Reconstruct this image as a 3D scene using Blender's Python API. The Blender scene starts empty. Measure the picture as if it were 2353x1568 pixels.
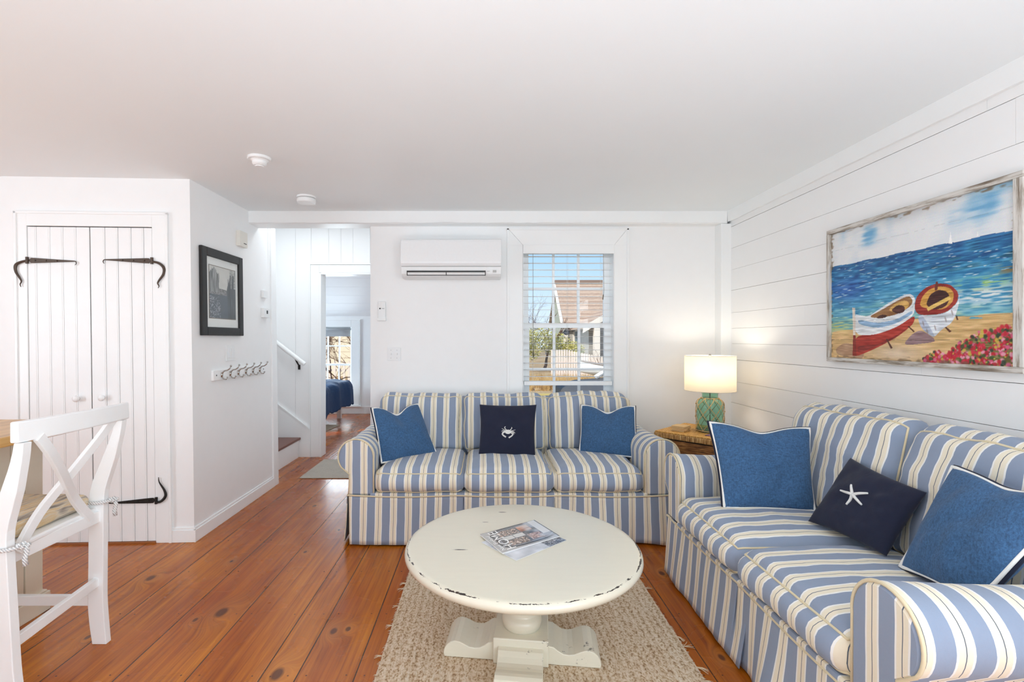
import bpy, math, random
import numpy as np
from mathutils import Vector, Matrix, noise as mnoise

# ------------------------------------------------------------------ camera
scene = bpy.context.scene
C = scene.collection
EYE = 1.25
cd = bpy.data.cameras.new('camera'); cam = bpy.data.objects.new('camera', cd); C.objects.link(cam)
cam.location = (0, 0, EYE); cam.rotation_euler = (math.pi/2, 0, 0)
cd.sensor_width = 36; cd.sensor_fit = 'HORIZONTAL'
cd.lens = 36*1125/2353
cd.shift_x = (1176.5-1113)/2353; cd.shift_y = (779-784)/2353
cd.clip_start = 0.02; cd.clip_end = 300
scene.camera = cam

# ------------------------------------------------------------------ view, world, lights
vs = scene.view_settings
vs.view_transform = 'Standard'; vs.look = 'None'; vs.gamma = 1; vs.use_curve_mapping = False
vs.exposure = 0.14
cy = scene.cycles
cy.max_bounces = 12; cy.diffuse_bounces = 8; cy.glossy_bounces = 4; cy.transmission_bounces = 8
cy.transparent_max_bounces = 12; cy.sample_clamp_indirect = 6; cy.caustics_reflective = False
cy.caustics_refractive = False; cy.use_denoising = True

w = bpy.data.worlds.new('sky'); scene.world = w; w.use_nodes = True
nt = w.node_tree; nt.nodes.clear()
wo = nt.nodes.new('ShaderNodeOutputWorld'); bg = nt.nodes.new('ShaderNodeBackground')
tc = nt.nodes.new('ShaderNodeTexCoord'); sp = nt.nodes.new('ShaderNodeSeparateXYZ'); cr = nt.nodes.new('ShaderNodeValToRGB')
nt.links.new(tc.outputs['Generated'], sp.inputs[0]); nt.links.new(sp.outputs[2], cr.inputs[0])
e = cr.color_ramp.elements
e[0].position = 0.0; e[0].color = (0.80, 0.90, 1.0, 1)
e[1].position = 0.6; e[1].color = (0.16, 0.36, 0.80, 1)
k = e.new(0.12); k.color = (0.55, 0.78, 1.0, 1); k = e.new(0.2); k.color = (0.40, 0.68, 0.98, 1)
nt.links.new(cr.outputs[0], bg.inputs[0]); bg.inputs[1].default_value = 1.0
nt.links.new(bg.outputs[0], wo.inputs[0])

def area_light(name, loc, rot, sx, sy, power, col=(1, 1, 1)):
    l = bpy.data.lights.new(name, 'AREA'); l.shape = 'RECTANGLE'; l.size = sx; l.size_y = sy
    l.energy = power; l.color = col
    o = bpy.data.objects.new(name, l); C.objects.link(o); o.location = loc; o.rotation_euler = rot
    return o
DAY = (0.79, 0.915, 1.0)
# daylight entering by the windows behind the camera (openings in wall_front and wall_kitchen)
area_light('daylight_front_a', (-2.9, -3.02, 1.35), (math.radians(105), 0, 0), 1.3, 1.5, 1.5, DAY)
area_light('daylight_front_b', (-0.9, -3.02, 1.35), (math.radians(105), 0, 0), 1.3, 1.5, 8, DAY)
area_light('daylight_front_c', (0.95, -3.02, 1.35), (math.radians(105), 0, 0), 1.3, 1.5, 12, DAY)
area_light('daylight_kitchen', (-4.72, 0.1, 1.35), (0, math.radians(-95), 0), 1.5, 1.7, 56, DAY)
area_light('ceiling_fill', (.15, -.7, .30), (math.pi, 0, 0), 2.6, 1.6, 84, DAY)  # added unseen fill light aimed up at the ceiling, standing in for bounced flash
area_light('side_fill', (1.99, -1.7, 1.35), (0, math.pi/2, 0), 1.3, 1.4, 70, DAY)  # added fill to brighten the left wall, set in an invented window opening
area_light('daylight_back_window', (.66, 4.75, 2.85), (math.radians(-52), 0, 0), 1.2, 0.8, 32, (.93, .97, 1))
area_light('daylight_bedroom', (-2.45, 8.32, 1.0), (-math.pi/2, 0, 0), 0.8, 1.2, 45, DAY)
area_light('daylight_bedroom_side', (-4.1, 6.8, 1.2), (0, -math.pi/2, 0), 1.0, 1.2, 40, DAY)
area_light('hall_fill', (-1.7, 4.42, 2.58), (math.radians(-12), 0, 0), 1.4, 0.4, 10.5, (.9, .95, 1))  # added fill lamp under the closed hall ceiling, lifts the hall wall
sun_d = bpy.data.lights.new('sun', 'SUN'); sun_d.energy = 4.6; sun_d.angle = 0.01; sun_d.color = (1, 0.94, 0.84)
sun = bpy.data.objects.new('sun', sun_d); C.objects.link(sun)
sun.rotation_euler = Vector((0.62, 0.62, -0.75)).to_track_quat('-Z', 'Y').to_euler()

# ------------------------------------------------------------------ helpers
def lin(h):
    if isinstance(h, str):
        h = [int(h[i:i+2], 16)/255 for i in (0, 2, 4)]
    return tuple(c/12.92 if c <= 0.04045 else ((c+0.055)/1.055)**2.4 for c in h)

class G:
    """tiny node builder"""
    def __init__(s, name):
        s.m = bpy.data.materials.new(name); s.m.use_nodes = True
        s.t = s.m.node_tree; s.t.nodes.clear()
        s.out = s.t.nodes.new('ShaderNodeOutputMaterial')
    def n(s, typ, **kw):
        nd = s.t.nodes.new('ShaderNode'+typ)
        for a, b in kw.items(): setattr(nd, a, b)
        return nd
    def set(s, sock, v):
        if isinstance(v, bpy.types.NodeSocket): s.t.links.new(v, sock)
        elif isinstance(v, (tuple, list)) and len(v) == 3 and sock.type == 'RGBA': sock.default_value = (*v, 1)
        else: sock.default_value = v
    def math(s, op, a, b=None, c=None, clamp=False):
        nd = s.n('Math', operation=op, use_clamp=clamp); s.set(nd.inputs[0], a)
        if b is not None: s.set(nd.inputs[1], b)
        if c is not None: s.set(nd.inputs[2], c)
        return nd.outputs[0]
    def vmath(s, op, a, b=None):
        nd = s.n('VectorMath', operation=op); s.set(nd.inputs[0], a)
        if b is not None: s.set(nd.inputs[1], b)
        return nd.outputs['Value'] if op in ('LENGTH', 'DISTANCE', 'DOT_PRODUCT') else nd.outputs[0]
    def mix(s, f, a, b, typ='MIX'):
        nd = s.n('Mix', data_type='RGBA', blend_type=typ)
        s.set(nd.inputs[0], f); s.set(nd.inputs[6], a); s.set(nd.inputs[7], b)
        return nd.outputs[2]
    def obj(s): return s.n('TexCoord').outputs['Object']
    def xyz(s, v):
        nd = s.n('SeparateXYZ'); s.set(nd.inputs[0], v); return nd.outputs
    def noise(s, v, scale, detail=2, rough=0.5, dist=0.0):
        nd = s.n('TexNoise'); s.set(nd.inputs['Vector'], v)
        nd.inputs['Scale'].default_value = scale; nd.inputs['Detail'].default_value = detail
        nd.inputs['Roughness'].default_value = rough; nd.inputs['Distortion'].default_value = dist
        return nd.outputs[0]
    def mapv(s, v, sc=(1, 1, 1), loc=(0, 0, 0), rot=(0, 0, 0)):
        nd = s.n('Mapping'); s.set(nd.inputs[0], v)
        nd.inputs[1].default_value = loc; nd.inputs[2].default_value = rot; nd.inputs[3].default_value = sc
        return nd.outputs[0]
    def ramp(s, f, stops, interp='LINEAR'):
        nd = s.n('ValToRGB'); s.set(nd.inputs[0], f); r = nd.color_ramp; r.interpolation = interp
        r.elements[0].position = stops[0][0]; r.elements[0].color = (*stops[0][1], 1)
        r.elements[1].position = stops[-1][0]; r.elements[1].color = (*stops[-1][1], 1)
        for p, c in stops[1:-1]:
            q = r.elements.new(p); q.color = (*c, 1)
        return nd.outputs[0]
    def step(s, f, a, b):
        nd = s.n('MapRange'); s.set(nd.inputs[0], f); nd.inputs[1].default_value = a; nd.inputs[2].default_value = b
        return nd.outputs[0]
    def bump(s, h, strength=0.3, dist=0.005):
        nd = s.n('Bump'); s.set(nd.inputs['Height'], h); nd.inputs['Strength'].default_value = strength
        nd.inputs['Distance'].default_value = dist; return nd.outputs[0]
    def bsdf(s, col, rough=0.5, metal=0.0, normal=None, **kw):
        nd = s.n('BsdfPrincipled'); s.set(nd.inputs['Base Color'], col); s.set(nd.inputs['Roughness'], rough)
        nd.inputs['Metallic'].default_value = metal
        if normal is not None: s.set(nd.inputs['Normal'], normal)
        for a, b in kw.items(): s.set(nd.inputs[a.replace('_', ' ')], b)
        s.t.links.new(nd.outputs[0], s.out.inputs[0]); return nd

def plain(name, col, rough=0.5, metal=0.0, bump=0.0, bscale=60, var=0.04, **kw):
    g = G(name); col = lin(col); o = g.obj()
    nz = g.noise(o, bscale, 3)
    c2 = tuple(max(0, x*(1-var)) for x in col)
    c = g.mix(nz, c2, col)
    g.bsdf(c, rough, metal, g.bump(nz, bump, 0.002) if bump else None, **kw)
    return g.m

class MB:
    def __init__(s, T=None): s.v = []; s.f = []; s.m = []; s.T = T; s.cur = 0; s.sm = []; s.smooth = False
    def add(s, vs, fs):
        b = len(s.v)
        s.v += [tuple(s.T(*p)) if s.T else tuple(p) for p in vs]
        for f in fs:
            s.f.append([i+b for i in f]); s.m.append(s.cur); s.sm.append(s.smooth)
        return s
    def box(s, x0, x1, y0, y1, z0, z1):
        if x0 > x1: x0, x1 = x1, x0
        if y0 > y1: y0, y1 = y1, y0
        if z0 > z1: z0, z1 = z1, z0
        return s.add([(x0,y0,z0),(x1,y0,z0),(x1,y1,z0),(x0,y1,z0),(x0,y0,z1),(x1,y0,z1),(x1,y1,z1),(x0,y1,z1)],
              [(0,3,2,1),(4,5,6,7),(0,1,5,4),(1,2,6,5),(2,3,7,6),(3,0,4,7)])
    def prism(s, poly, axis, a, b, n=1):
        """poly of 2-D points extruded along axis; order of 2-D coords: x:(y,z) y:(x,z) z:(x,y)"""
        k = len(poly); vs = []
        for i in range(n+1):
            t = a+(b-a)*i/n
            for p, q in poly:
                vs.append((t, p, q) if axis == 'x' else (p, t, q) if axis == 'y' else (p, q, t))
        fs = [tuple(range(k))[::-1], tuple(range(n*k, n*k+k))]
        for i in range(n):
            for j in range(k):
                fs.append((i*k+j, i*k+(j+1) % k, (i+1)*k+(j+1) % k, (i+1)*k+j))
        return s.add(vs, fs)
    def lathe(s, prof, cx, cy_, seg=32, cap=True):
        vs = []; n = len(prof)
        for r, z in prof:
            for i in range(seg):
                a = 2*math.pi*i/seg; vs.append((cx+r*math.cos(a), cy_+r*math.sin(a), z))
        fs = []
        for j in range(n-1):
            for i in range(seg):
                fs.append((j*seg+i, j*seg+(i+1) % seg, (j+1)*seg+(i+1) % seg, (j+1)*seg+i))
        if cap:
            fs.append(tuple(range(seg))[::-1]); fs.append(tuple(range((n-1)*seg, n*seg)))
        return s.add(vs, fs)
    def tube(s, pts, r, seg=8, closed=False, cap=True, flat=1.0):
        pts = [Vector(p) for p in pts]; n = len(pts); vs = []
        rr = r if isinstance(r, (list, tuple)) else [r]*n
        up = None
        for i, p in enumerate(pts):
            if closed: d = pts[(i+1) % n]-pts[i-1]
            else: d = pts[min(i+1, n-1)]-pts[max(i-1, 0)]
            if d.length < 1e-9: d = Vector((0, 0, 1))
            d.normalize()
            if up is None:
                up = Vector((0, 0, 1)) if abs(d.z) < 0.9 else Vector((1, 0, 0))
            a = up - d*up.dot(d)
            if a.length < 1e-5: a = d.orthogonal()
            a.normalize(); up = a; b = d.cross(a)
            for k_ in range(seg):
                t = 2*math.pi*k_/seg
                vs.append(p+a*(rr[i]*math.cos(t))+b*(rr[i]*flat*math.sin(t)))
        fs = []
        for i in range(n if closed else n-1):
            for k_ in range(seg):
                j = (i+1) % n
                fs.append((i*seg+k_, i*seg+(k_+1) % seg, j*seg+(k_+1) % seg, j*seg+k_))
        if cap and not closed:
            fs.append(tuple(range(seg))[::-1]); fs.append(tuple(range((n-1)*seg, n*seg)))
        return s.add(vs, fs)
    def ball(s, c, r, seg=10, sz=1.0):
        prof = [(max(1e-4, r*math.sin(math.pi*i/seg)), c[2]-r*sz*math.cos(math.pi*i/seg)) for i in range(seg+1)]
        return s.lathe(prof, c[0], c[1], seg, cap=True)
    def grid(s, fn, nu, nv):
        vs = [fn(i/nu, j/nv) for j in range(nv+1) for i in range(nu+1)]
        fs = [(j*(nu+1)+i, j*(nu+1)+i+1, (j+1)*(nu+1)+i+1, (j+1)*(nu+1)+i) for j in range(nv) for i in range(nu)]
        return s.add(vs, fs)
    def build(s, name, mat, parent=None, smooth=False, bevel=0, seg=2, origin=None, weld=False, solid=0):
        """vertices are in world coordinates unless the parent is flagged local"""
        off = Vector((0, 0, 0))
        if parent is not None:
            if not parent.get('_local'): off = Vector(OFF[parent.name])
        elif origin is not None: off = Vector(origin)
        me = bpy.data.meshes.new(name)
        me.from_pydata([tuple(Vector(v)-off) for v in s.v], [], s.f)
        mats = mat if isinstance(mat, (list, tuple)) else [mat]
        for q in mats: me.materials.append(q)
        me.polygons.foreach_set('material_index', s.m)
        me.polygons.foreach_set('use_smooth', [smooth or x for x in s.sm])
        me.update()
        o = bpy.data.objects.new(name, me); C.objects.link(o)
        if parent is not None:
            o.parent = parent; OFF[o.name] = OFF[parent.name]
            if parent.get('_local'): o['_local'] = 1
        else:
            o.location = off; OFF[o.name] = tuple(off)
        if weld:
            md = o.modifiers.new('weld', 'WELD'); md.merge_threshold = 1e-4
        if solid:
            md = o.modifiers.new('solid', 'SOLIDIFY'); md.thickness = solid; md.offset = 0
        if bevel:
            md = o.modifiers.new('bevel', 'BEVEL'); md.width = bevel; md.segments = seg
            md.limit_method = 'ANGLE'; md.angle_limit = math.radians(40); md.harden_normals = False
        return o
OFF = {}
def thing(name, label, cat, loc=(0, 0, 0), rot=None, group=None, local=False):
    o = bpy.data.objects.new(name, None); C.objects.link(o); o.empty_display_size = 0.05
    o.location = loc; OFF[o.name] = tuple(loc)
    if rot is not None: o.rotation_euler = rot; local = True
    if local: o['_local'] = 1
    o['label'] = label; o['category'] = cat
    if group: o['group'] = group
    return o
def tag(o, label, cat, group=None, kind=None):
    o['label'] = label; o['category'] = cat
    if group: o['group'] = group
    if kind: o['kind'] = kind
    return o
def struct(o, label=None):
    o['kind'] = 'structure'
    if label: o['label'] = label
    return o

# ------------------------------------------------------------------ materials
def paint_white(name, col, rough=0.45, b=0.08, sc=14):
    g = G(name); o = g.obj(); c = lin(col)
    n1 = g.noise(o, sc, 4); n2 = g.noise(o, 160, 2)
    h = g.math('ADD', n1, g.math('MULTIPLY', n2, 0.15))
    g.bsdf(g.mix(n1, tuple(x*0.97 for x in c), c), rough, 0, g.bump(h, b, 0.004)); return g.m
M = {}
M['wall'] = paint_white('wall_paint', 'f2f3f3', 0.5)
M['ceil'] = paint_white('ceiling_paint', 'eff4f6', 0.7, 0.12, 2.5)
M['trim'] = paint_white('trim_paint', 'f3f5f5', 0.32, 0.10, 9)
M['board'] = paint_white('board_paint', 'f2f3f3', 0.38, 0.12, 8)
M['beam'] = paint_white('beam_paint', 'f2f4f4', 0.4, 0.4, 7)
M['gap'] = plain('dark_gap', '4a4038', 0.9)
M['gapl'] = plain('painted_gap', '8f8a84', 0.9)
M['chair'] = paint_white('chair_paint', 'f2f4f4', 0.3, 0.05, 20)
M['iron'] = plain('wrought_iron', '2c2825', 0.55, 0.6, 0.5, 120)
M['ironb'] = plain('aged_iron', '55483f', 0.5, 0.5, 0.5, 120)
M['plastic'] = plain('white_plastic', 'edefef', 0.3)
M['glossplastic'] = plain('gloss_white_plastic', 'eff1f2', 0.12)
M['greyplastic'] = plain('grey_plastic', 'b4b4b2', 0.4)
M['black'] = plain('black_plastic', '0d0d0d', 0.4)
M['chrome'] = plain('brushed_nickel', 'b5b2ad', 0.25, 1.0)
M['frameblk'] = plain('black_wood_frame', '1a1918', 0.5, 0, 0.3, 40)
M['mat'] = plain('white_matboard', 'f6f4f0', 0.8)

def floor_mat():
    g = G('pine_floor'); o = g.obj()
    at = g.n('Attribute', attribute_name='plank').outputs['Fac']
    ed = g.n('Attribute', attribute_name='edge').outputs['Fac']
    xyz = g.xyz(o)
    comb = g.n('CombineXYZ'); g.set(comb.inputs[0], xyz[0]); g.set(comb.inputs[1], g.math('ADD', xyz[1], g.math('MULTIPLY', at, 37.0)))
    g.set(comb.inputs[2], g.math('MULTIPLY', at, 11.0)); v = comb.outputs[0]
    # knots
    knots = [(-1.20, 2.236, 1.0), (-1.743, 2.557, .8), (-.772, 1.824, .9), (-.644, 2.093, .6), (-.587, 2.108, .45), (-1.27, 3.66, .6),
             (-1.285, 2.177, .4), (.946, 2.609, .6), (-2.0, 2.25, .8), (-1.05, 2.87, .4), (-1.42, 2.75, .35), (-1.66, 2.05, .45), (.93, 1.92, .5), (-.62, 3.02, .5), (-.95, 3.2, .35)]
    k = None; ring = None
    for (kx, ky, s) in knots:
        d = g.vmath('LENGTH', g.vmath('MULTIPLY', g.vmath('SUBTRACT', o, (kx, ky, 0)), (1/(0.024*s), 1/(0.040*s), 0)))
        k = d if k is None else g.math('SMOOTH_MIN', k, d, 0.3)
    kn = g.math('SUBTRACT', 1.0, g.step(k, 0.7, 1.25))
    halo = g.math('SUBTRACT', 1.0, g.step(k, 1.0, 5.0))
    dist = g.n('CombineXYZ'); g.set(dist.inputs[0], g.math('MULTIPLY', g.math('POWER', halo, 2.0), 0.09))
    v2 = g.vmath('ADD', v, dist.outputs[0])
    grain = g.noise(g.mapv(v2, (55, 1.6, 1)), 1.0, 5, 0.62, 0.6)
    fine = g.noise(g.mapv(v2, (240, 6, 1)), 1.0, 3, 0.6)
    blot = g.noise(g.mapv(v, (3.0, 0.9, 1)), 1.0, 3, 0.5)
    col = g.ramp(grain, [(0.26, lin('7c420a')), (0.42, lin('b86e14')), (0.58, lin('d0841c')), (0.78, lin('e69a28'))])
    col = g.mix(g.math('MULTIPLY', fine, 0.35), col, lin('8f5226'), 'MIX')
    col = g.mix(g.step(blot, 0.35, 0.75), col, g.mix(1.0, col, lin('d0a070'), 'MULTIPLY'))
    tint = g.ramp(at, [(0, lin('f4e0d0')), (0.5, lin('ecdccf')), (1, lin('fff0dc'))])
    col = g.mix(0.8, col, tint, 'MULTIPLY')
    # redder away from the kitchen side
    xr = g.step(xyz[1], 2.6, 5.0)
    col = g.mix(g.math('MULTIPLY', xr, 0.5), col, g.mix(1.0, col, lin('b07a70'), 'MULTIPLY'))
    col = g.mix(g.math('MULTIPLY', halo, 0.25), col, lin('c98a4a'))
    col = g.mix(g.math('MULTIPLY', kn, 0.85), col, lin('4a2110'))
    # nails: pairs near plank edges in rows
    ny = g.math('ABSOLUTE', g.math('SUBTRACT', g.math('FRACT', g.math('DIVIDE', g.math('ADD', xyz[1], g.math('MULTIPLY', g.noise(g.mapv(o, (3, 0, 0)), 1), 0.03)), 0.407)), 0.5))
    nx = g.math('ABSOLUTE', g.math('SUBTRACT', ed, 0.034))
    nd = g.math('LESS_THAN', g.math('ADD', g.math('POWER', g.math('MULTIPLY', ny, 0.407), 2.0), g.math('POWER', nx, 2.0)), 0.0000115)
    col = g.mix(g.math('MULTIPLY', nd, 0.85), col, lin('2a150b'))
    gapm = g.math('LESS_THAN', ed, 0.0024)
    col = g.mix(g.math('MULTIPLY', gapm, 0.92), col, lin('2a170d'))
    rough = g.math('ADD', 0.22, g.math('MULTIPLY', g.noise(o, 5, 2), 0.10))
    h = g.math('ADD', g.math('MULTIPLY', fine, 0.5), g.math('ADD', g.math('MULTIPLY', g.noise(g.mapv(o, (9, 2.5, 1)), 1.0, 2), .5), g.math('MULTIPLY', g.step(ed, 0, 0.006), 1.5)))
    g.bsdf(col, rough, 0, g.bump(h, 0.30, 0.0016), Coat_Weight=0.12, Coat_Roughness=0.10, Specular_IOR_Level=.28)
    return g.m
M['floor'] = floor_mat()

# ------------------------------------------------------------------ room shell
XR, XT = 1.90, 1.872          # right wall face, beam face on it
YB, YF = 3.87, 3.77           # back wall face, back beam face
CE = 2.235
LEAN = 0.0135
def LW(Y, d, z): return (-1.787-LEAN*z+d, Y, z)                   # left wall, leaning a little
def CL(u, d, z): return (-1.787+u-LEAN*z+0.05*d, 3.018+0.05*u-d, z)   # closet wall
def lwY(px, z=1.2, d=0.0): return 1125*(1.787+LEAN*z-d)/(1113-px)
def clU(px, z=1.2):
    k_ = (px-1113)/1125; return (k_*3.018+1.787+LEAN*z)/(1-0.05*k_)

# floor: wide pine planks of uneven width
seams = [-6.0, -5.75, -5.5, -5.22, -4.96, -4.7, -4.45, -4.18, -3.92, -3.66, -3.4, -3.13, -2.88, -2.6, -2.32, -2.057, -1.83, -1.62, -1.356, -1.092, -.826, -.695, -.479, -.24, .0, .24, .45, .64, .85, 1.14, 1.36, 1.6, 1.95, 2.1]
random.seed(4)
fb = MB(); pl = []; ed = []
for a, b in zip(seams[:-1], seams[1:]):
    r_ = random.random(); m_ = (a+b)/2
    ye = 8.25 if -4.4 < a < -.83 else 4.0
    fb.add([(a, -3.2, 0), (m_, -3.2, 0), (b, -3.2, 0), (a, ye, 0), (m_, ye, 0), (b, ye, 0)], [(0, 1, 4, 3), (1, 2, 5, 4)])
    pl += [r_]*6; h_ = (b-a)/2; ed += [0, h_, 0, 0, h_, 0]
x0, x1 = seams[0], seams[-1]
fb.add([(x0, -3.2, -.1), (x1, -3.2, -.1), (x1, 4.0, -.1), (x0, 4.0, -.1)], [(0, 3, 2, 1)]); pl += [0]*4; ed += [1]*4
fl = struct(fb.build('floor', M['floor']))
for nm, dat in (('plank', pl), ('edge', ed)):
    at_ = fl.data.attributes.new(nm, 'FLOAT', 'POINT'); at_.data.foreach_set('value', dat)

mb = MB(); mb.grid(lambda u, v: (-4.75+u*6.8, -3.1+v*6.95, CE), 24, 24); mb.box(-4.75, 2.05, -3.1, 3.85, CE+.06, CE+.1)
struct(mb.build('ceiling', M['ceil']))

# back wall with window opening
WX0, WX1, WZ0, WZ1 = .306, 1.020, .62, 1.99
mb = MB()
mb.box(-.901, WX0, YB, YB+.14, 0, 2.6); mb.box(WX1, 2.05, YB, YB+.14, 0, 2.6)
mb.box(WX0, WX1, YB, YB+.14, 0, WZ0); mb.box(WX0, WX1, YB, YB+.14, WZ1, 2.6)
mb.box(-1.95, -.901, YB, YB+.03, 2.16, 2.6)
struct(mb.build('wall_back', M['wall']))
# beam over the back wall, hewn lower edge
random.seed(2)
def beam_profile(n, a, b, f):
    return [f(a+(b-a)*i/n, 0.006*mnoise.noise(Vector(((a+(b-a)*i/n)*5.0, 3, 1)))+0.003*mnoise.noise(Vector(((a+(b-a)*i/n)*17.0, 8, 1)))) for i in range(n+1)]
mb = MB(); n_ = 120; vs_ = []; fs_ = []
for i in range(n_+1):
    x = -1.82+(XT+1.82)*i/n_
    w1 = 0.007*mnoise.noise(Vector((x*5, 3, 1)))+0.003*mnoise.noise(Vector((x*17, 8, 1)))
    vs_ += [(x, YF, CE), (x, YF+.002, 2.147+w1), (x, YF+.016+w1, 2.140), (x, YB+.06, 2.138), (x, YB+.06, CE)]
for i in range(n_):
    for j in range(5):
        fs_.append((i*5+j, i*5+(j+1) % 5, (i+1)*5+(j+1) % 5, (i+1)*5+j))
fs_ += [(0, 1, 2, 3, 4), tuple(range(n_*5, n_*5+5))[::-1]]
mb.add(vs_, fs_); struct(mb.build('trim_1', M['beam']), 'white painted hewn beam along the top of the back wall')
# beam over the right wall
mb = MB(); vs_ = []; fs_ = []
for i in range(n_+1):
    y = -3.0+(YF+3.0)*i/n_
    w1 = 0.008*mnoise.noise(Vector((y*4, 13, 1)))+0.003*mnoise.noise(Vector((y*15, 28, 1)))
    vs_ += [(XT, y, CE), (XT+.002, y, 2.150+w1), (XT+.010+abs(w1)*.8, y, 2.156+w1*.6), (XR+.01, y, 2.153), (XR+.01, y, CE)]
for i in range(n_):
    for j in range(5):
        fs_.append((i*5+j, (i+1)*5+j, (i+1)*5+(j+1) % 5, i*5+(j+1) % 5))
fs_ += [(0, 1, 2, 3, 4), tuple(range(n_*5, n_*5+5))[::-1]]
mb.add(vs_, fs_); struct(mb.build('trim_2', M['beam']), 'white painted hewn beam along the top of the plank wall')
# corner post
mb = MB(); mb.box(1.823, XR+.01, YF, YB+.01, 0, 2.14)
struct(mb.build('trim_3', M['beam'], bevel=.006), 'white corner post')
# right plank wall: boards, thin open joints
zs = [0.0, .13, .26, .43, .598, .764, .925, 1.092, 1.213, 1.33, 1.45, 1.622, 1.78, 1.945, 2.112, 2.25]
mb = MB(); random.seed(9)
joints = {7: [2.127, .2], 8: [1.2, -.8], 9: [2.9, .9, -1], 10: [1.9], 12: [.6], 13: [1.75, -.3], 14: [1.85, -1.4], 6: [1.72, 0.1], 5: [2.6], 11: [.5, -1.7]}
GAPW = .0029
for i in range(len(zs)-1):
    ys = [YB+.01]+sorted(joints.get(i, []), reverse=True)+[-.9]
    for a, b in zip(ys[:-1], ys[1:]):
        o_ = random.uniform(0, .0015)
        mb.box(XR-o_, XR+.03, b+.0006, a-.0006, zs[i]+GAPW/2*random.uniform(.3, 1.3), zs[i+1]-GAPW/2*random.uniform(.3, 1.3))
mb.cur = 1; mb.box(XR+.02, XR+.12, -.9, YB+.14, 0, 2.3)
struct(mb.build('wall_right', [M['board'], M['gap']]))
mb = MB(); mb.box(XR, XR+.12, -1.0, -.9, 0, 2.3); mb.box(XR, XR+.12, -3.1, -2.4, 0, 2.3); mb.box(XR, XR+.12, -2.4, -1.0, 0, .65); mb.box(XR, XR+.12, -2.4, -1.0, 2.05, 2.3)  # rear opening added for the side fill light
struct(mb.build('wall_right_rear', M['wall']))
# left wall (holds the black framed picture)
mb = MB(LW); mb.box(3.018, 4.19, -.12, 0, 0, CE)
struct(mb.build('wall_left', M['wall']))
# end casing of the left wall at the stair
mb = MB(LW); mb.box(4.13, 4.225, -.13, .014, 0, 2.2)
struct(mb.build('trim_4', M['trim'], bevel=.003), 'white casing at the end of the left wall')
# closet wall with opening for two door leaves
uL, uR = clU(68), clU(355)
zt = 1.25-(522-779)/1125*3.0
mb = MB(CL)
mb.box(uR, 0, 0, -.1, 0, CE); mb.box(uL, uR, 0, -.1, zt, CE); mb.box(-2.95, uL, 0, -.1, 0, CE); mb.box(uL, uR, -.08, -.1, 0, zt)
struct(mb.build('wall_closet', M['wall']))
# far closing walls, with windows behind the camera
mb = MB(); mb.box(-4.85, -4.65, -3.2, -.5, 0, 2.3); mb.box(-4.85, -4.65, 1.3, 3.0, 0, 2.3); mb.box(-4.85, -4.65, -.5, 1.3, 0, .6); mb.box(-4.85, -4.65, -.5, 1.3, 2.1, 2.3)
struct(mb.build('wall_kitchen', M['wall']))
mb = MB(); xs_ = [-4.75, -3.55, -2.25, -1.55, -.25, .3, 1.6, 2.05]
for i in range(0, 7, 2): mb.box(xs_[i], xs_[i+1], -3.2, -2.95, 0, 2.3)
for i in range(1, 7, 2): mb.box(xs_[i], xs_[i+1], -3.2, -2.95, 0, .6); mb.box(xs_[i], xs_[i+1], -3.2, -2.95, 2.1, 2.3)
struct(mb.build('wall_front', M['wall']))

# baseboards
mb = MB(LW); mb.box(3.004, 4.13, 0, .014, 0, .075)
mb.box(3.008, 4.13, 0, .008, .075, .09)
struct(mb.build('baseboard_left', M['trim'], bevel=.002))
mb = MB(CL); mb.box(clU(396, .05), .014, 0, .014, 0, .075); mb.box(clU(396, .05), .010, 0, .008, .075, .09)
struct(mb.build('baseboard_closet', M['trim'], bevel=.002))
mb = MB(); mb.box(-.90, 1.823, YB-.014, YB, 0, .09)
struct(mb.build('baseboard_back', M['trim'], bevel=.003))

# closet door frame
c0, c1, c2, c3 = clU(38, 1.9), uL, uR, clU(387, 1.9)
zc = 1.25-(491-779)/1125*3.0
mb = MB(CL)
mb.box(c0, c1, 0, .012, 0, zc); mb.box(c2, c3, 0, .012, 0, zc); mb.box(c1, c2, 0, .012, zt, zc)
mb.box(c0-.004, c0+.012, .008, .020, 0, zc+.004); mb.box(c3-.012, c3+.004, .008, .020, 0, zc+.004); mb.box(c0-.004, c3+.004, .008, .020, zc-.010, zc+.006)
struct(mb.build('trim_5', M['trim'], bevel=.002), 'white casing around the plank closet doors')

def leaf(name, pxs, gw):
    us = [clU(p, 1.2) for p in pxs]
    mb = MB(CL)
    for i, (a, b) in enumerate(zip(us[:-1], us[1:])):
        g_ = gw
        a_, b_ = a+g_, b-g_
        mb.box(a_, b_, -.02, .006, .012, zt-.006)
    mb.cur = 1; mb.box(us[0]+.001, us[-1]-.001, -.03, -.0, .012, zt-.006)
    # bead beside each joint
    mb.cur = 0
    for u in us[1:-1]:
        mb.box(u-.012, u-.009, .004, .0072, .012, zt-.006)
    return struct(mb.build(name, [M['board'], M['gap']]))
dL = leaf('door_1', [68.5, 89, 120, 150, 180, 210.5], .0012); dR = leaf('door_2', [212, 246, 276, 306, 335, 354], .0018)
dL['label'] = 'left leaf of the white plank closet door'; dR['label'] = 'right leaf of the white plank closet door'
mb = MB(CL); mb.cur = 1; mb.box(uL, uR, .004, .006, .0, .010)
mb.cur = 0; mb.box(uL-.001, uR+.001, -.06, .02, 0, .010)
thr = plain('oiled_threshold', '9a5a28', 0.4)
struct(mb.build('trim_6', [thr, thr]), 'brown wooden threshold under the closet door')

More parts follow.
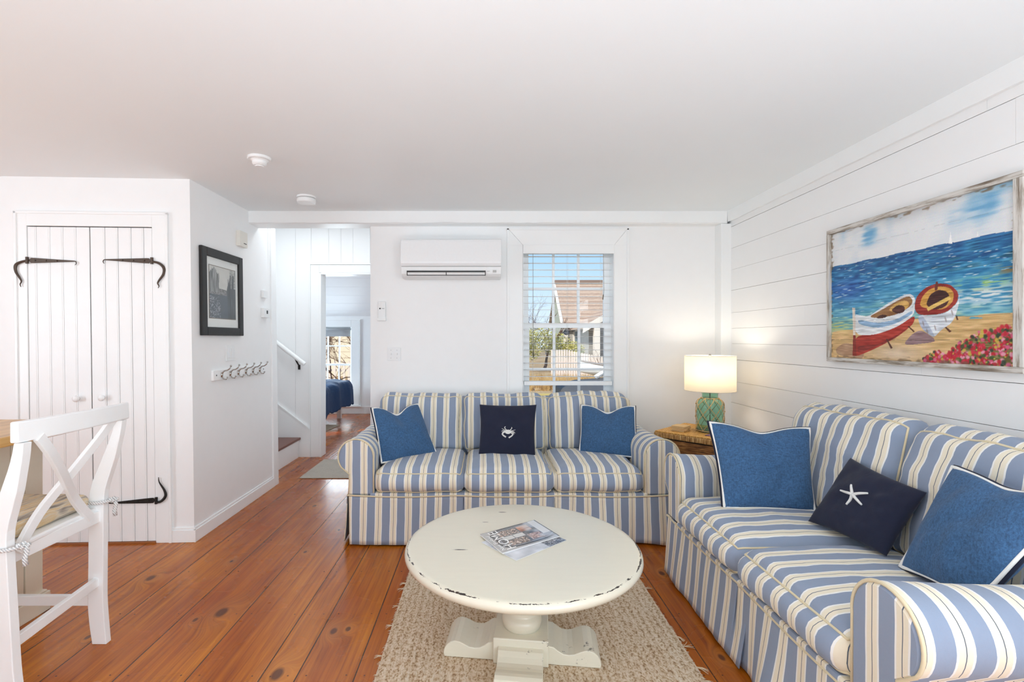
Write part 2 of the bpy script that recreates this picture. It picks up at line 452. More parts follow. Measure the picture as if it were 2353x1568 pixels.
def clP(px, py, d=.008):
    z = 1.25-(py-779)/1125*2.98; u = clU(px, z); return CL(u, d, z)
def strap(parent, name, m, base, tip, hook, flip):
    """strap hinge: tapered strap + rat tail"""
    mb = MB()
    bx, tx = Vector(clP(*base, d=.010)), Vector(clP(*tip, d=.010))
    n = 14; pts = []
    d = (tx-bx); L = d.length; d.normalize(); up = Vector((0, 0, 1))
    front = Vector((0.05, -1, 0)).normalized()
    def wdt(t): return (.006 if t < .03 else .0155 if t < .12 else .0155-.0125*(t-.12)/.88)
    ts = [0, .02, .05, .1, .2, .35, .5, .65, .8, .9, .97, 1]
    vs_ = []; fs_ = []
    for t in ts:
        c = bx+d*L*t; wv = wdt(t)
        for sgn, dep in ((1, 0), (1, .005), (-1, .005), (-1, 0)): vs_.append(c+up*wv*sgn+front*dep)
    for i in range(len(ts)-1):
        for j in range(4): fs_.append((i*4+j, i*4+(j+1) % 4, (i+1)*4+(j+1) % 4, (i+1)*4+j))
    fs_ += [(0, 1, 2, 3), (len(ts)*4-4, len(ts)*4-3, len(ts)*4-2, len(ts)*4-1)]
    mb.add(vs_, fs_)
    for t in (.14, .38, .62): mb.ball(bx+d*L*t+front*.006, .005, 6)
    # curl at the tip
    s_ = 1 if d.x > 0 else -1
    cu = [tx+Vector((s_*.012*math.sin(a), 0, -.012+.012*math.cos(a)))+front*.004 for a in [0, .5, 1, 1.6, 2.2, 2.8]]
    if flip > 0: mb.tube(cu, [.003, .003, .0028, .0026, .002, .0015], 6)
    # pintle barrel and tail
    mb.tube([bx+Vector((-s_*.008, 0, -.02))+front*.008, bx+Vector((-s_*.008, 0, .02))+front*.008], .008, 10)
    hp = [Vector(clP(*h, d=.02)) for h in hook]
    m2 = []
    for i in range(len(hp)-1):
        for q in range(4):
            t = q/4; p0 = hp[max(i-1, 0)]; p1 = hp[i]; p2 = hp[i+1]; p3 = hp[min(i+2, len(hp)-1)]
            m2.append(0.5*((2*p1)+(-p0+p2)*t+(2*p0-5*p1+4*p2-p3)*t*t+(-p0+3*p1-3*p2+p3)*t**3))
    m2.append(hp[-1]); n2 = len(m2)
    mb.tube(m2, [.0085*(1-.85*max(0, (i/n2-.35)/.65)) if i/n2 > .35 else .006+.0025*math.sin(i/n2/.35*math.pi/2) for i in range(n2)], 7)
    mb.build(name, m, parent)
strap(dL, 'strap_hinge', M['ironb'], (71, 600), (175, 601), [(67, 601), (55, 604), (45, 609), (42, 617), (44, 628), (51, 639), (56, 648), (53, 655), (55, 661)], 1)
strap(dR, 'strap_hinge', M['ironb'], (350, 599), (245, 597), [(355, 601), (368, 604), (378, 611), (382, 620), (379, 632), (371, 643), (367, 651), (370, 657), (368, 662)], 1)
strap(dR, 'strap_hinge', M['iron'], (360, 1152), (254, 1157), [(362, 1155), (372, 1155), (381, 1148), (385, 1139), (382, 1128), (375, 1117), (370, 1108), (369, 1098)], 0)
for dd, (px, py) in ((dL, (183, 916)), (dR, (241, 914))):
    p = Vector(clP(px, py, .0)); mb = MB(lambda x, y, z, p=p: (p.x+x, p.y-z, p.z+y))
    mb.lathe([(.001, 0), (.009, .002), (.008, .014), (.016, .020), (.0195, .027), (.019, .033), (.014, .038), (.001, .040)], 0, 0, 20)
    mb.build('knob', M['trim'], dd, smooth=True)

# hall: wall with vertical boards and the bedroom doorway
YH = 5.19
bx = [-2.9, -2.6, -2.3, -2.002, -1.836]
mb = MB()
for a, b in zip(bx[:-1], bx[1:]): mb.box(a+.001, b-.001, YH, YH+.02, 0, 2.7)
bx2 = [-1.836, -1.65, -1.52, -1.393, -1.21, -.93, -.6]
for a, b in zip(bx2[:-1], bx2[1:]): mb.box(a+.001, b-.001, YH, YH+.02, 2.0, 2.7)
mb.box(-.93, -.6, YH, YH+.02, 0, 2.7)
mb.cur = 1; mb.box(-3.0, -1.74, YH+.019, YH+.12, 0, 2.7); mb.box(-1.74, -.95, YH+.019, YH+.12, 1.947, 2.7); mb.box(-.95, -.60, YH+.019, YH+.12, 0, 2.7)
struct(mb.build('wall_hall', [M['board'], M['gapl']]))
mb = MB(); mb.box(-.901, -.80, YB+.14, YH, 0, 2.7)
struct(mb.build('wall_hall_right', M['wall']))
mb = MB(); mb.box(-3.0, -2.9, 4.19, YH+.1, 0, 2.7); mb.box(-3.0, -1.81, 4.10, 4.19, 0, 2.7)
struct(mb.build('wall_stair', M['wall']))
mb = MB(); mb.box(-3.0, -.8, YB+.03, YH+.1, 2.62, 2.7)
struct(mb.build('ceiling_hall', M['ceil']))
mb = MB()
mb.box(-1.836, -1.746, YH-.018, YH, 0, 2.033); mb.box(-1.745, -.86, YH-.0178, YH, 1.951, 2.033)
mb.box(-.944, -.86, YH-.018, YH, 0, 1.95)
mb.box(-1.745, -1.725, YH-.022, YH+.14, 0, 1.947); mb.box(-.965, -.945, YH-.022, YH+.14, 0, 1.947); mb.box(-1.7245, -.9655, YH-.022, YH+.14, 1.93, 1.95)
mb.box(-1.844, -1.837, YH-.026, YH, 0, 2.046); mb.box(-1.836, -.86, YH-.026, YH, 2.034, 2.048)
struct(mb.build('trim_7', M['trim'], bevel=.002), 'white casing around the bedroom doorway')
# stair: first steps going up to the left, skirt board, handrail
st = thing('staircase', 'narrow staircase with brown treads and white risers behind the left wall', 'staircase', (-1.96, 4.7, 0))
tread = plain('stair_tread_wood', '6b3420', 0.3, 0, 0.3, 30)
for i in range(3):
    mb = MB(); X = -1.96-.25*i
    mb.box(X-.02, X, 4.24, YH-.02, .2*i, .2*i+.185); mb.build('riser', M['trim'], st)
    mb = MB(); mb.box(X-.27, X+.02, 4.235, YH-.015, .2*i+.185, .2*i+.208); mb.build('tread', tread, st, bevel=.004)
mb = MB(); mb.prism([(-1.838, 0), (-1.838, .277), (-1.90, .33), (-2.85, 1.06), (-2.85, 0)], 'y', YH-.016, YH-.001)
mb.prism([(-1.838, .277), (-1.838, .292), (-1.90, .345), (-2.85, 1.075), (-2.85, 1.06), (-1.90, .33)], 'y', YH-.022, YH-.001)
struct(mb.build('trim_8', M['trim']), 'white sloping skirt board beside the stair')
hr = thing('handrail', 'short white sloping handrail on the hall wall above the stair', 'handrail', (-1.9, YH-.07, 1.0))
mb = MB(); mb.tube([(-1.878, YH-.07, .985), (-2.178, YH-.07, 1.215), (-2.7, YH-.07, 1.62)], .024, 12)
mb.build('rail', M['trim'], hr, smooth=False)
mb = MB(); mb.tube([(-1.975, YH-.07, 1.035), (-1.965, YH-.05, 1.0), (-1.96, YH-.012, .965), (-1.96, YH-.004, .95)], .008, 8); mb.box(-1.972, -1.950, YH-.010, YH-.001, .925, .975)
mb.build('bracket', M['iron'], hr)

# bedroom shell
YW = 8.18
BW0, BW1, BZ0, BZ1 = -2.86, -2.225, .16, 1.46
mb = MB()
mb.box(-4.3, BW0, YW, YW+.12, 0, 2.2); mb.box(BW1, -.6, YW, YW+.12, 0, 2.2); mb.box(BW0, BW1, YW, YW+.12, 0, BZ0); mb.box(BW0, BW1, YW, YW+.12, BZ1, 2.2)
struct(mb.build('wall_bedroom', M['wall']))
mb = MB(); mb.box(-.7, -.6, YH+.12, YW+.1, 0, 3.4); mb.box(-4.3, -4.2, YH+.1, 6.3, 0, 3.4); mb.box(-4.3, -4.2, 7.3, YW, 0, 3.4); mb.box(-4.3, -4.2, 6.3, 7.3, 0, .6); mb.box(-4.3, -4.2, 6.3, 7.3, 1.8, 3.4)
mb.box(-4.3, -.6, YH+.1, YH+.12, 2.7, 3.4)
struct(mb.build('wall_bedroom_side', M['wall']))
mb = MB(); slope = .62
def bc(u, y0, y1):
    za = 1.63+(YW-y0)*slope; zb_ = 1.63+(YW-y1)*slope
    mb.prism([(y0, za), (y1, zb_), (y1, zb_+.05), (y0, za+.05)], 'x', *u)
ysb = [YW+.05-.18*i for i in range(0, 18)]
sx0, sx1, sy0, sy1 = -2.75, -2.17, 6.50, 6.72
for a, b in zip(ysb[:-1], ysb[1:]):
    lo, hi = b+.002, a-.002
    if lo > sy1 or hi < sy0: bc((-4.3, -.6), hi, lo)
    else:
        bc((-4.3, sx0), hi, lo); bc((sx1, -.6), hi, lo)
struct(mb.build('ceiling_bedroom', M['board']))
mb = MB(); mb.prism([(YW+.05, 1.63+.04), (YH+.1, 1.63+(YW-YH-.1)*slope+.07), (YH+.1, 1.63+(YW-YH-.1)*slope+.09), (YW+.05, 1.63+.06)], 'x', -4.3, sx0-.1)
mb.prism([(YW+.05, 1.63+.04), (YH+.1, 1.63+(YW-YH-.1)*slope+.07), (YH+.1, 1.63+(YW-YH-.1)*slope+.09), (YW+.05, 1.63+.06)], 'x', sx1+.1, -.6)
struct(mb.build('ceiling_bedroom_deck', M['gapl']))
mb = MB(); mb.box(BW1, -.7, YW-.014, YW, 0, .12); mb.box(-4.2, BW0, YW-.014, YW, 0, .12); mb.box(BW0, BW1, YW-.014, YW, 0, .12); mb.box(-2.95, -2.05, YW-.05, YW, .115, .14)
struct(mb.build('baseboard_bedroom', M['trim'], bevel=.003))
mb = MB(); mb.box(-2.22, -2.09, YW-.02, YW, .14, 1.56); mb.box(-2.99, -2.222, YW-.02, YW, 1.45, 1.56); mb.box(-2.99, -2.86, YW-.02, YW, .14, 1.45); mb.box(-2.085, -2.07, YW-.03, YW, .14, 1.57)
struct(mb.build('trim_9', M['trim'], bevel=.002), 'white casing around the bedroom window')
# windows (glass panes + muntins)
def glass_mat(nm='window_glass', k_=.35):
    g = G(nm); tr = g.n('BsdfTransparent'); gl = g.n('BsdfGlossy'); gl.inputs['Roughness'].default_value = .02
    g.set(tr.inputs[0], (.97, .98, .98)); fr = g.n('Fresnel'); fr.inputs[0].default_value = 1.45
    mx = g.n('MixShader'); g.t.links.new(g.math('MULTIPLY', fr.outputs[0], k_), mx.inputs[0]); g.t.links.new(tr.outputs[0], mx.inputs[1]); g.t.links.new(gl.outputs[0], mx.inputs[2])
    g.t.links.new(mx.outputs[0], g.out.inputs[0]); return g.m
M['glass'] = glass_mat(); M['pglass'] = glass_mat('picture_glass', .12)
def sash(name, x0, x1, z0, z1, y, cols, rows, fw, mw, parent, d=.03, rails=None):
    mb = MB(); rb, rt = rails or (fw, fw)
    mb.box(x0, x0+fw, y, y+d, z0, z1); mb.box(x1-fw, x1, y, y+d, z0, z1)
    mb.box(x0+fw, x1-fw, y+.0005, y+d-.0005, z0, z0+rb); mb.box(x0+fw, x1-fw, y+.0005, y+d-.0005, z1-rt, z1)
    for i in range(1, cols):
        x = x0+fw+(x1-x0-2*fw)*i/cols; mb.box(x-mw/2, x+mw/2, y+.004, y+d-.004, z0+rb, z1-rt)
    for i in range(1, rows):
        z = z0+rb+(z1-rt-z0-rb)*i/rows; mb.box(x0+fw, x1-fw, y+.0045, y+d-.0045, z-mw/2, z+mw/2)
    o = mb.build(name, M['trim'], parent)
    mb = MB(); mb.box(x0+fw, x1-fw, y+d/2, y+d/2+.003, z0+rb, z1-rt); mb.build('pane', M['glass'], o)
    return o
w1 = thing('window_1', 'white six over six sash window in the back wall', 'window', (.66, YB+.1, WZ0)); w1['kind'] = 'structure'; del w1['category']
zmr = 1.25-(749-779)/1125*3.98
sash('window_sash', WX0, WX1, zmr-.018, WZ1, YB+.105, 3, 2, .052, .020, w1, rails=(.036, .05))
sash('window_sash', WX0, WX1, WZ0, zmr+.018, YB+.070, 3, 2, .056, .020, w1, rails=(.05, .036))
mb = MB()
cw = .115
mb.box(WX0-cw, WX0-.004, YB-.012, YB, .5, WZ1+.0); mb.box(WX1+.004, WX1+cw-.01, YB-.012, YB, .5, WZ1+.0); mb.prism([(WX0-.004, WZ1+.001), (WX1+.004, WZ1+.001), (WX1+cw-.01, WZ1+.125), (WX0-cw, WZ1+.125)], 'y', YB-.012, YB); mb.prism([(WX0-.004, WZ1), (WX0-cw, WZ1), (WX0-cw, WZ1+.123)], 'y', YB-.0117, YB-.0001); mb.prism([(WX1+.004, WZ1), (WX1+cw-.01, WZ1), (WX1+cw-.01, WZ1+.123)], 'y', YB-.0117, YB-.0001)
mb.box(WX0-cw-.012, WX0-cw+.003, YB-.018, YB, .5, WZ1+.13); mb.box(WX1+cw-.012, WX1+cw+.003, YB-.018, YB, .5, WZ1+.13); mb.box(WX0-cw-.012, WX1+cw+.003, YB-.018, YB, WZ1+.118, WZ1+.133)
mb.box(WX0-.003, WX0+.002, YB-.014, YB+.145, WZ0, WZ1); mb.box(WX1-.002, WX1+.003, YB-.014, YB+.145, WZ0, WZ1); mb.box(WX0+.003, WX1-.003, YB-.016, YB+.146, WZ0-.02, WZ0+.003); mb.box(WX0+.003, WX1-.003, YB-.006, YB+.146, WZ1-.002, WZ1+.004)
mb.build('window_casing', M['trim'], w1, bevel=.0015)
sign = MB(lambda x, y, z: (.662+x, YB+.082-z, 1.304+y)); sign.lathe([(.026, 0), (.026, .002)], 0, 0, 8)
so = sign.build('security_sticker', plain('navy_sticker', '151a2c', .3), w1)
sign = MB(lambda x, y, z: (.662+x, YB+.0795-z, 1.304+y)); sign.lathe([(.021, 0), (.021, .0005)], 0, 0, 8); sign.cur = 0
sign2 = MB(lambda x, y, z: (.662+x, YB+.0798-z, 1.304+y))
for cx_ in (-.009, .007):
    sign2.tube([(cx_-.006, -.004, 0), (cx_, .004, 0), (cx_+.006, -.004, 0)], .0012, 4)
sign2.tube([(-.014, -.008, 0), (.014, -.008, 0)], .001, 4)
sign2.build('sticker_print', plain('sticker_print', 'aab4c8', .5), so)
w2 = thing('window_2', 'white sash window in the bedroom beyond the doorway', 'window', (-2.54, YW+.05, BZ0)); w2['kind'] = 'structure'; del w2['category']
sash('window_sash', BW0, BW1, .80, BZ1, YW+.07, 3, 2, .03, .02, w2)
sash('window_sash', BW0, BW1, BZ0, .83, YW+.04, 3, 2, .03, .02, w2)
mb = MB(); mb.grid(lambda u, v: (BW0+.01+u*(BW1-BW0-.03), YW+.03+.006*math.sin(v*14), 1.29+v*.16), 4, 20); mb.tube([(BW0+.01, YW+.02, 1.41), (BW1-.01, YW+.02, 1.41)], .018, 10)
tag(mb.build('window_shade', plain('grey_shade', 'a8abae', .8), None, smooth=True, origin=(-2.5, YW+.03, 1.3), solid=.002), 'grey shade rolled up at the top of the bedroom window', 'window shade')

# ------------------------------------------------------------------ fabrics
def stripe_mat(name, axis, period=.0905, phase=0.0, warp=.004):
    g = G(name); o = g.obj(); xyz = g.xyz(o)
    wn = g.math('SUBTRACT', g.noise(o, 5.5, 2), .5)
    u = g.math('ADD', xyz[axis], g.math('MULTIPLY', wn, warp*2.4))
    f = g.math('FRACT', g.math('DIVIDE', g.math('ADD', u, 10+phase), period))
    blue, white, cream, line = lin('8a98ae'), lin('f0efea'), lin('ebe2cb'), lin('56616f')
    c = g.ramp(f, [(0, blue), (.505, white), (.565, cream), (.738, line), (.765, cream), (.925, white), (.985, blue)], 'CONSTANT')
    weave = g.noise(g.mapv(o, (1, 1, 1)), 420, 2, .8)
    mel = g.noise(o, 90, 3, .7)
    c = g.mix(g.math('MULTIPLY', mel, .12), c, g.mix(1.0, c, lin('c4c8d2'), 'MULTIPLY'))
    wr = g.noise(g.mapv(o, (1, 1, 1)), 9, 4, .55, .6)
    h = g.math('ADD', g.math('MULTIPLY', weave, .10), g.math('MULTIPLY', wr, 1.0))
    g.bsdf(c, .88, 0, g.bump(h, .30, .010), Sheen_Weight=.15, Sheen_Roughness=.6); return g.m
M['sx'] = stripe_mat('ticking_stripe_across', 0); M['sy'] = stripe_mat('ticking_stripe_along', 1, phase=.02)
M['sz'] = stripe_mat('ticking_stripe_up', 2)
def cloth(name, col, b=.4, sc=14, mel=.35, dark=.6):
    g = G(name); o = g.obj(); c = lin(col); d = tuple(x*dark for x in c)
    th = g.noise(g.mapv(o, (1, 1, .35)), 170, 4, .8); th2 = g.noise(g.mapv(o, (.35, 1, 1)), 170, 4, .8)
    f = g.math('MULTIPLY', g.step(g.math('ADD', th, th2), .75, 1.25), mel)
    wr = g.noise(o, sc, 4, .55, .8)
    h = g.math('ADD', g.math('MULTIPLY', wr, 1.0), g.math('MULTIPLY', th, .06))
    g.bsdf(g.mix(f, c, d), .92, 0, g.bump(h, b, .006), Sheen_Weight=.1); return g.m
M['piping'] = cloth('cream_piping', 'dccfae', .1, 30, .1)
M['denim'] = cloth('denim_blue_cloth', '436e9b', .3, 9, .95, .38)
M['navy'] = cloth('navy_cloth', '171d35', .45, 10, .3)
M['wpipe'] = cloth('white_piping', 'ecebe6', .1, 40, .1)
M['npipe'] = cloth('navy_edge', '141a30', .1, 40, .1)
M['darklining'] = plain('dark_lining', '2c2a2a', .9)

def soft_pts(w_, d_, h_, r, crown, front, seed, amp):
    """returns map from cube surface point (u,v,w in [-1,1]) to a stuffed cushion shape"""
    hw, hd, hh = w_/2, d_/2, h_/2
    def f(u, v, w):
        def ease(t): return math.sin(t*math.pi/2)*.55+t*.45
        p = Vector((ease(u)*hw, ease(v)*hd, w*hh))
        q = Vector((max(-(hw-r), min(hw-r, p.x)), max(-(hd-r), min(hd-r, p.y)), max(-(hh-r), min(hh-r, p.z))))
        dd = p-q
        if dd.length > 1e-9: p = q+dd.normalized()*r
        e1 = (1-u*u)*(1-v*v)
        p.z += (crown if w > 0 else crown*.25)*w*max(0, e1)**.7
        p.y += front*v*(1-w*w)*(1-(u*u)**2) 
        p.x += front*.5*u*(1-w*w)*(1-(v*v)**2)
        n = mnoise.noise(Vector((p.x*7+seed, p.y*7, p.z*7)))*amp+mnoise.noise(Vector((p.x*19+seed, p.y*19, p.z*19)))*amp*.4
        p += (dd.normalized() if dd.length > 1e-9 else Vector((0, 0, 1)))*n
        return p
    return f
def soft_box(mb, f, T, n=(26, 22, 8)):
    nu, nv, nw = n; idx = {}; vs_ = []; fs_ = []
    def vid(u, v, w):
        k_ = (round(u, 5), round(v, 5), round(w, 5))
        if k_ not in idx: idx[k_] = len(vs_); vs_.append(T @ f(u, v, w))
        return idx[k_]
    def L(i, n): return -1+2*i/n
    for s in (-1, 1):
        for i in range(nu):
            for j in range(nv):
                q = [vid(L(i, nu), L(j, nv), s), vid(L(i+1, nu), L(j, nv), s), vid(L(i+1, nu), L(j+1, nv), s), vid(L(i, nu), L(j+1, nv), s)]
                fs_.append(q if s > 0 else q[::-1])
            for j in range(nw):
                q = [vid(L(i, nu), s, L(j, nw)), vid(L(i+1, nu), s, L(j, nw)), vid(L(i+1, nu), s, L(j+1, nw)), vid(L(i, nu), s, L(j+1, nw))]
                fs_.append(q[::-1] if s > 0 else q)
        for i in range(nv):
            for j in range(nw):
                q = [vid(s, L(i, nv), L(j, nw)), vid(s, L(i+1, nv), L(j, nw)), vid(s, L(i+1, nv), L(j+1, nw)), vid(s, L(i, nv), L(j+1, nw))]
                fs_.append(q if s > 0 else q[::-1])
    mb.add(vs_, fs_)
def ring(f, T, w, n=30, off=.0):
    pts = []
    for a in range(4*n):
        s, t = divmod(a, n); t = -1+2*t/n
        u, v = [(t, -1), (1, t), (-t, 1), (-1, -t)][s]
        pts.append(T @ (f(u, v, w)))
    return pts
def cushion(parent, name, center, size, r, crown, front, seed, amp=.004, rot=None, n=(26, 22, 8), mat=None):
    f = soft_pts(*size, r, crown, front, seed, amp)
    T = Matrix.Translation(center) @ (rot or Matrix.Identity(4))
    mb = MB(); soft_box(mb, f, T, n)
    o = mb.build(name, mat or M['sx'], parent, smooth=True)
    p = MB()
    for w in (1, -1):
        rp = ring(f, T, w)
        c = Vector(center); rp = [q+(q-c).normalized()*.0015 for q in rp]
        p.tube(rp, .0042, 6, closed=True)
    p.build('piping', M['piping'], o, smooth=True)
    return o

def sofa(name, label, loc, rz, W, back_h, nseat, seed, group, cush_h=.46):
    """local frame: x along the sofa, -y is the front, origin mid-front on the floor"""
    s = thing(name, label, 'sofa', loc, (0, 0, rz), group)
    hw = W/2; xi = hw-.150; R = .108; zc = .530; zs_ = .298; D = .88
    # plinth inside
    mb = MB(); mb.box(-hw+.03, hw-.03, .03, D-.03, .03, .29); mb.build('base', M['darklining'], s)
    mb = MB(); mb.box(-xi-.02, xi+.02, -.016, D-.05, .283, .312); mb.build('deck', M['sx'], s, bevel=.008)
    for sg in (-1, 1):
        # arm: rolled profile
        prof = [(xi, zs_)]
        for i in range(0, 25):
            a = -0.12+ (math.pi*1.23)*i/24
            prof.append((xi+R*1.0-R*math.cos(a)*1.0, zc+R*math.sin(a)) )
        prof.append((hw-.005, zc-R*.98)); prof.append((hw-.003, .38)); prof.append((hw, zs_))
        prof = [(p*sg, q) for p, q in prof]
        if sg < 0: prof = prof[::-1]
        ny = 26; vs_ = []; fs_ = []; k_ = len(prof)
        for i in range(ny+1):
            y = D*i/ny
            for p, q in prof:
                w1 = .0045*mnoise.noise(Vector((p*6+seed, y*7, q*6)))
                sag = -.012*math.sin(math.pi*min(1, y/D))*(1 if q > zc else 0)
                vs_.append((p*(1+w1*1.2), y, q+w1+sag))
        for i in range(ny):
            for j in range(k_-1): fs_.append((i*k_+j, i*k_+j+1, (i+1)*k_+j+1, (i+1)*k_+j))
        fs_.append(tuple(range(ny*k_, ny*k_+k_)))
        mb = MB(); mb.add(vs_, fs_); am = mb.build('armrest', M['sy'], s, smooth=True)
        mb = MB(); cx_ = sum(p for p, q in prof)/k_; rings = []
        base = [(p, q) for p, q in prof]
        vs_ = [(p, 0, q) for p, q in base]+[((p-sg*(xi+R*.9))*.9+sg*(xi+R*.9), -.009, (q-.47)*.93+.47) for p, q in base]
        fs_ = [(j+k_, j, (j+1) % k_, (j+1) % k_+k_)[::-1] for j in range(k_)]+[tuple(range(k_, 2*k_))[::-1]]
        mb.add(vs_, fs_); mb.build('arm_front', M['sx'], am, smooth=False)
        mb = MB(); mb.tube([(p, -.004, q) for p, q in base], .005, 6); mb.build('piping', M['piping'], am, smooth=True)
    # backrest frame
    f = soft_pts(W-.05, .21, back_h-.10, .085, .0, .0, seed, .004)
    T = Matrix.Translation((0, D-.125, .10+(back_h-.10)/2)) @ Matrix.Rotation(-.04, 4, 'X')
    mb = MB(); soft_box(mb, f, T, (50, 8, 16)); bk = mb.build('backrest', M['sx'], s, smooth=True)
    mb = MB(); mb.tube([T @ (f(-1+2*i/50, -.55, 1)+Vector((0, 0, .001))) for i in range(51)], .0045, 6); mb.build('piping', M['piping'], bk, smooth=True)
    # seats
    cw_ = 2*xi/nseat
    for i in range(nseat):
        cx_ = -xi+cw_*(i+.5)
        cushion(s, 'seat_cushion', (cx_, .278, .375), (cw_-.004, .60, .140), .055, .034, .026, seed+i*3.3, .008, n=(30, 26, 8))
    # back cushions, a little wider than the seats so the outer ones spill over the arms
    bw = (2*xi+.20)/nseat; random.seed(seed)
    for i in range(nseat):
        cx_ = -(xi+.10)+bw*(i+.5)
        th = random.uniform(-.03, .03)
        rot = Matrix.Rotation(math.radians(78), 4, 'X') @ Matrix.Rotation(th, 4, 'Z')
        hgt = cush_h
        zc_ = .42+hgt/2*.97
        cushion(s, 'back_cushion', (cx_, .672, zc_), (bw-.006, hgt, .14), .055, .045, .022, seed*2+i*5.1, .018, rot=rot, n=(28, 26, 8))
    # skirt: panels with hems, splits at the corners and between cushions
    def panel(nm, p0, p1, out, mat, sd, par=s):
        p0 = Vector(p0); p1 = Vector(p1); out = Vector(out); L = (p1-p0).length; nu = max(8, int(L/.012)); nv = 10
        def fn(u, v):
            z = zs_+.006-(zs_-.010+.006)*v
            p = p0.lerp(p1, .5+(u-.5)*(1-.028*v)); wv = mnoise.noise(Vector((u*L*5+sd, v*.5, sd)))*.026*v**1.2*1.5+mnoise.noise(Vector((u*L*16+sd, v, sd)))*.004*v
            flare = .010+.028*v
            q = p+out*(flare+wv)
            dz = .006*math.sin(u*math.pi)*(-1)*(1 if v < .01 else 0)
            return (q.x, q.y, z-.010*math.sin(u*math.pi)*(1-v)*(1 if L > .3 else 0)+.008*mnoise.noise(Vector((u*L*4, sd, 2)))*v)
        mb = MB(); mb.grid(fn, nu, nv)
        o = mb.build(nm, mat, par, smooth=True, solid=.004)
        return o
    xs = [-hw]+[-xi+cw_*i for i in range(1, nseat)]+[hw]
    for i in range(nseat):
        panel('skirt', (xs[i]+.002, 0, 0), (xs[i+1]-.002, 0, 0), (0, -1, 0), M['sx'], seed+i*7.7)
    for i in range(1, nseat):
        panel('skirt_pleat', (xs[i]-.07, .010, 0), (xs[i]+.07, .010, 0), (0, -1, 0), M['sx'], seed+i*3.1+50)
    for sg in (-1, 1):
        a, b = (sg*hw, .0, 0), (sg*hw, D-.01, 0)
        panel('skirt', a if sg > 0 else b, b if sg > 0 else a, (sg, 0, 0), M['sy'], seed+90+sg)
    # seam piping above the skirt
    pts = [(-hw-.008, D-.02, zs_), (-hw-.008, .4, zs_-.001), (-hw-.008, .0, zs_-.002), (-hw-.006, -.010, zs_-.002)]
    nn = 40
    for i in range(nn+1):
        x = -hw+2*hw*i/nn; pts.append((x, -.015, zs_+.002-.010*abs(math.sin(i/nn*math.pi*nseat))*1.0))
    pts += [(hw+.008, .0, zs_-.002), (hw+.008, .4, zs_-.001), (hw+.008, D-.02, zs_)]
    mb = MB(); mb.tube(pts, .005, 6); mb.build('skirt_piping', M['piping'], s, smooth=True)
    return s
sofa('sofa', 'long three seat sofa in blue and cream striped slipcover below the window', (.15, 2.985, 0), 0, 1.95, .812, 3, 3.0, None, .415)
sofa('loveseat', 'two seat striped slipcover sofa standing against the white plank wall', (1.0, 1.9075, 0), -math.pi/2, 1.465, .895, 2, 11.0, None, .50)

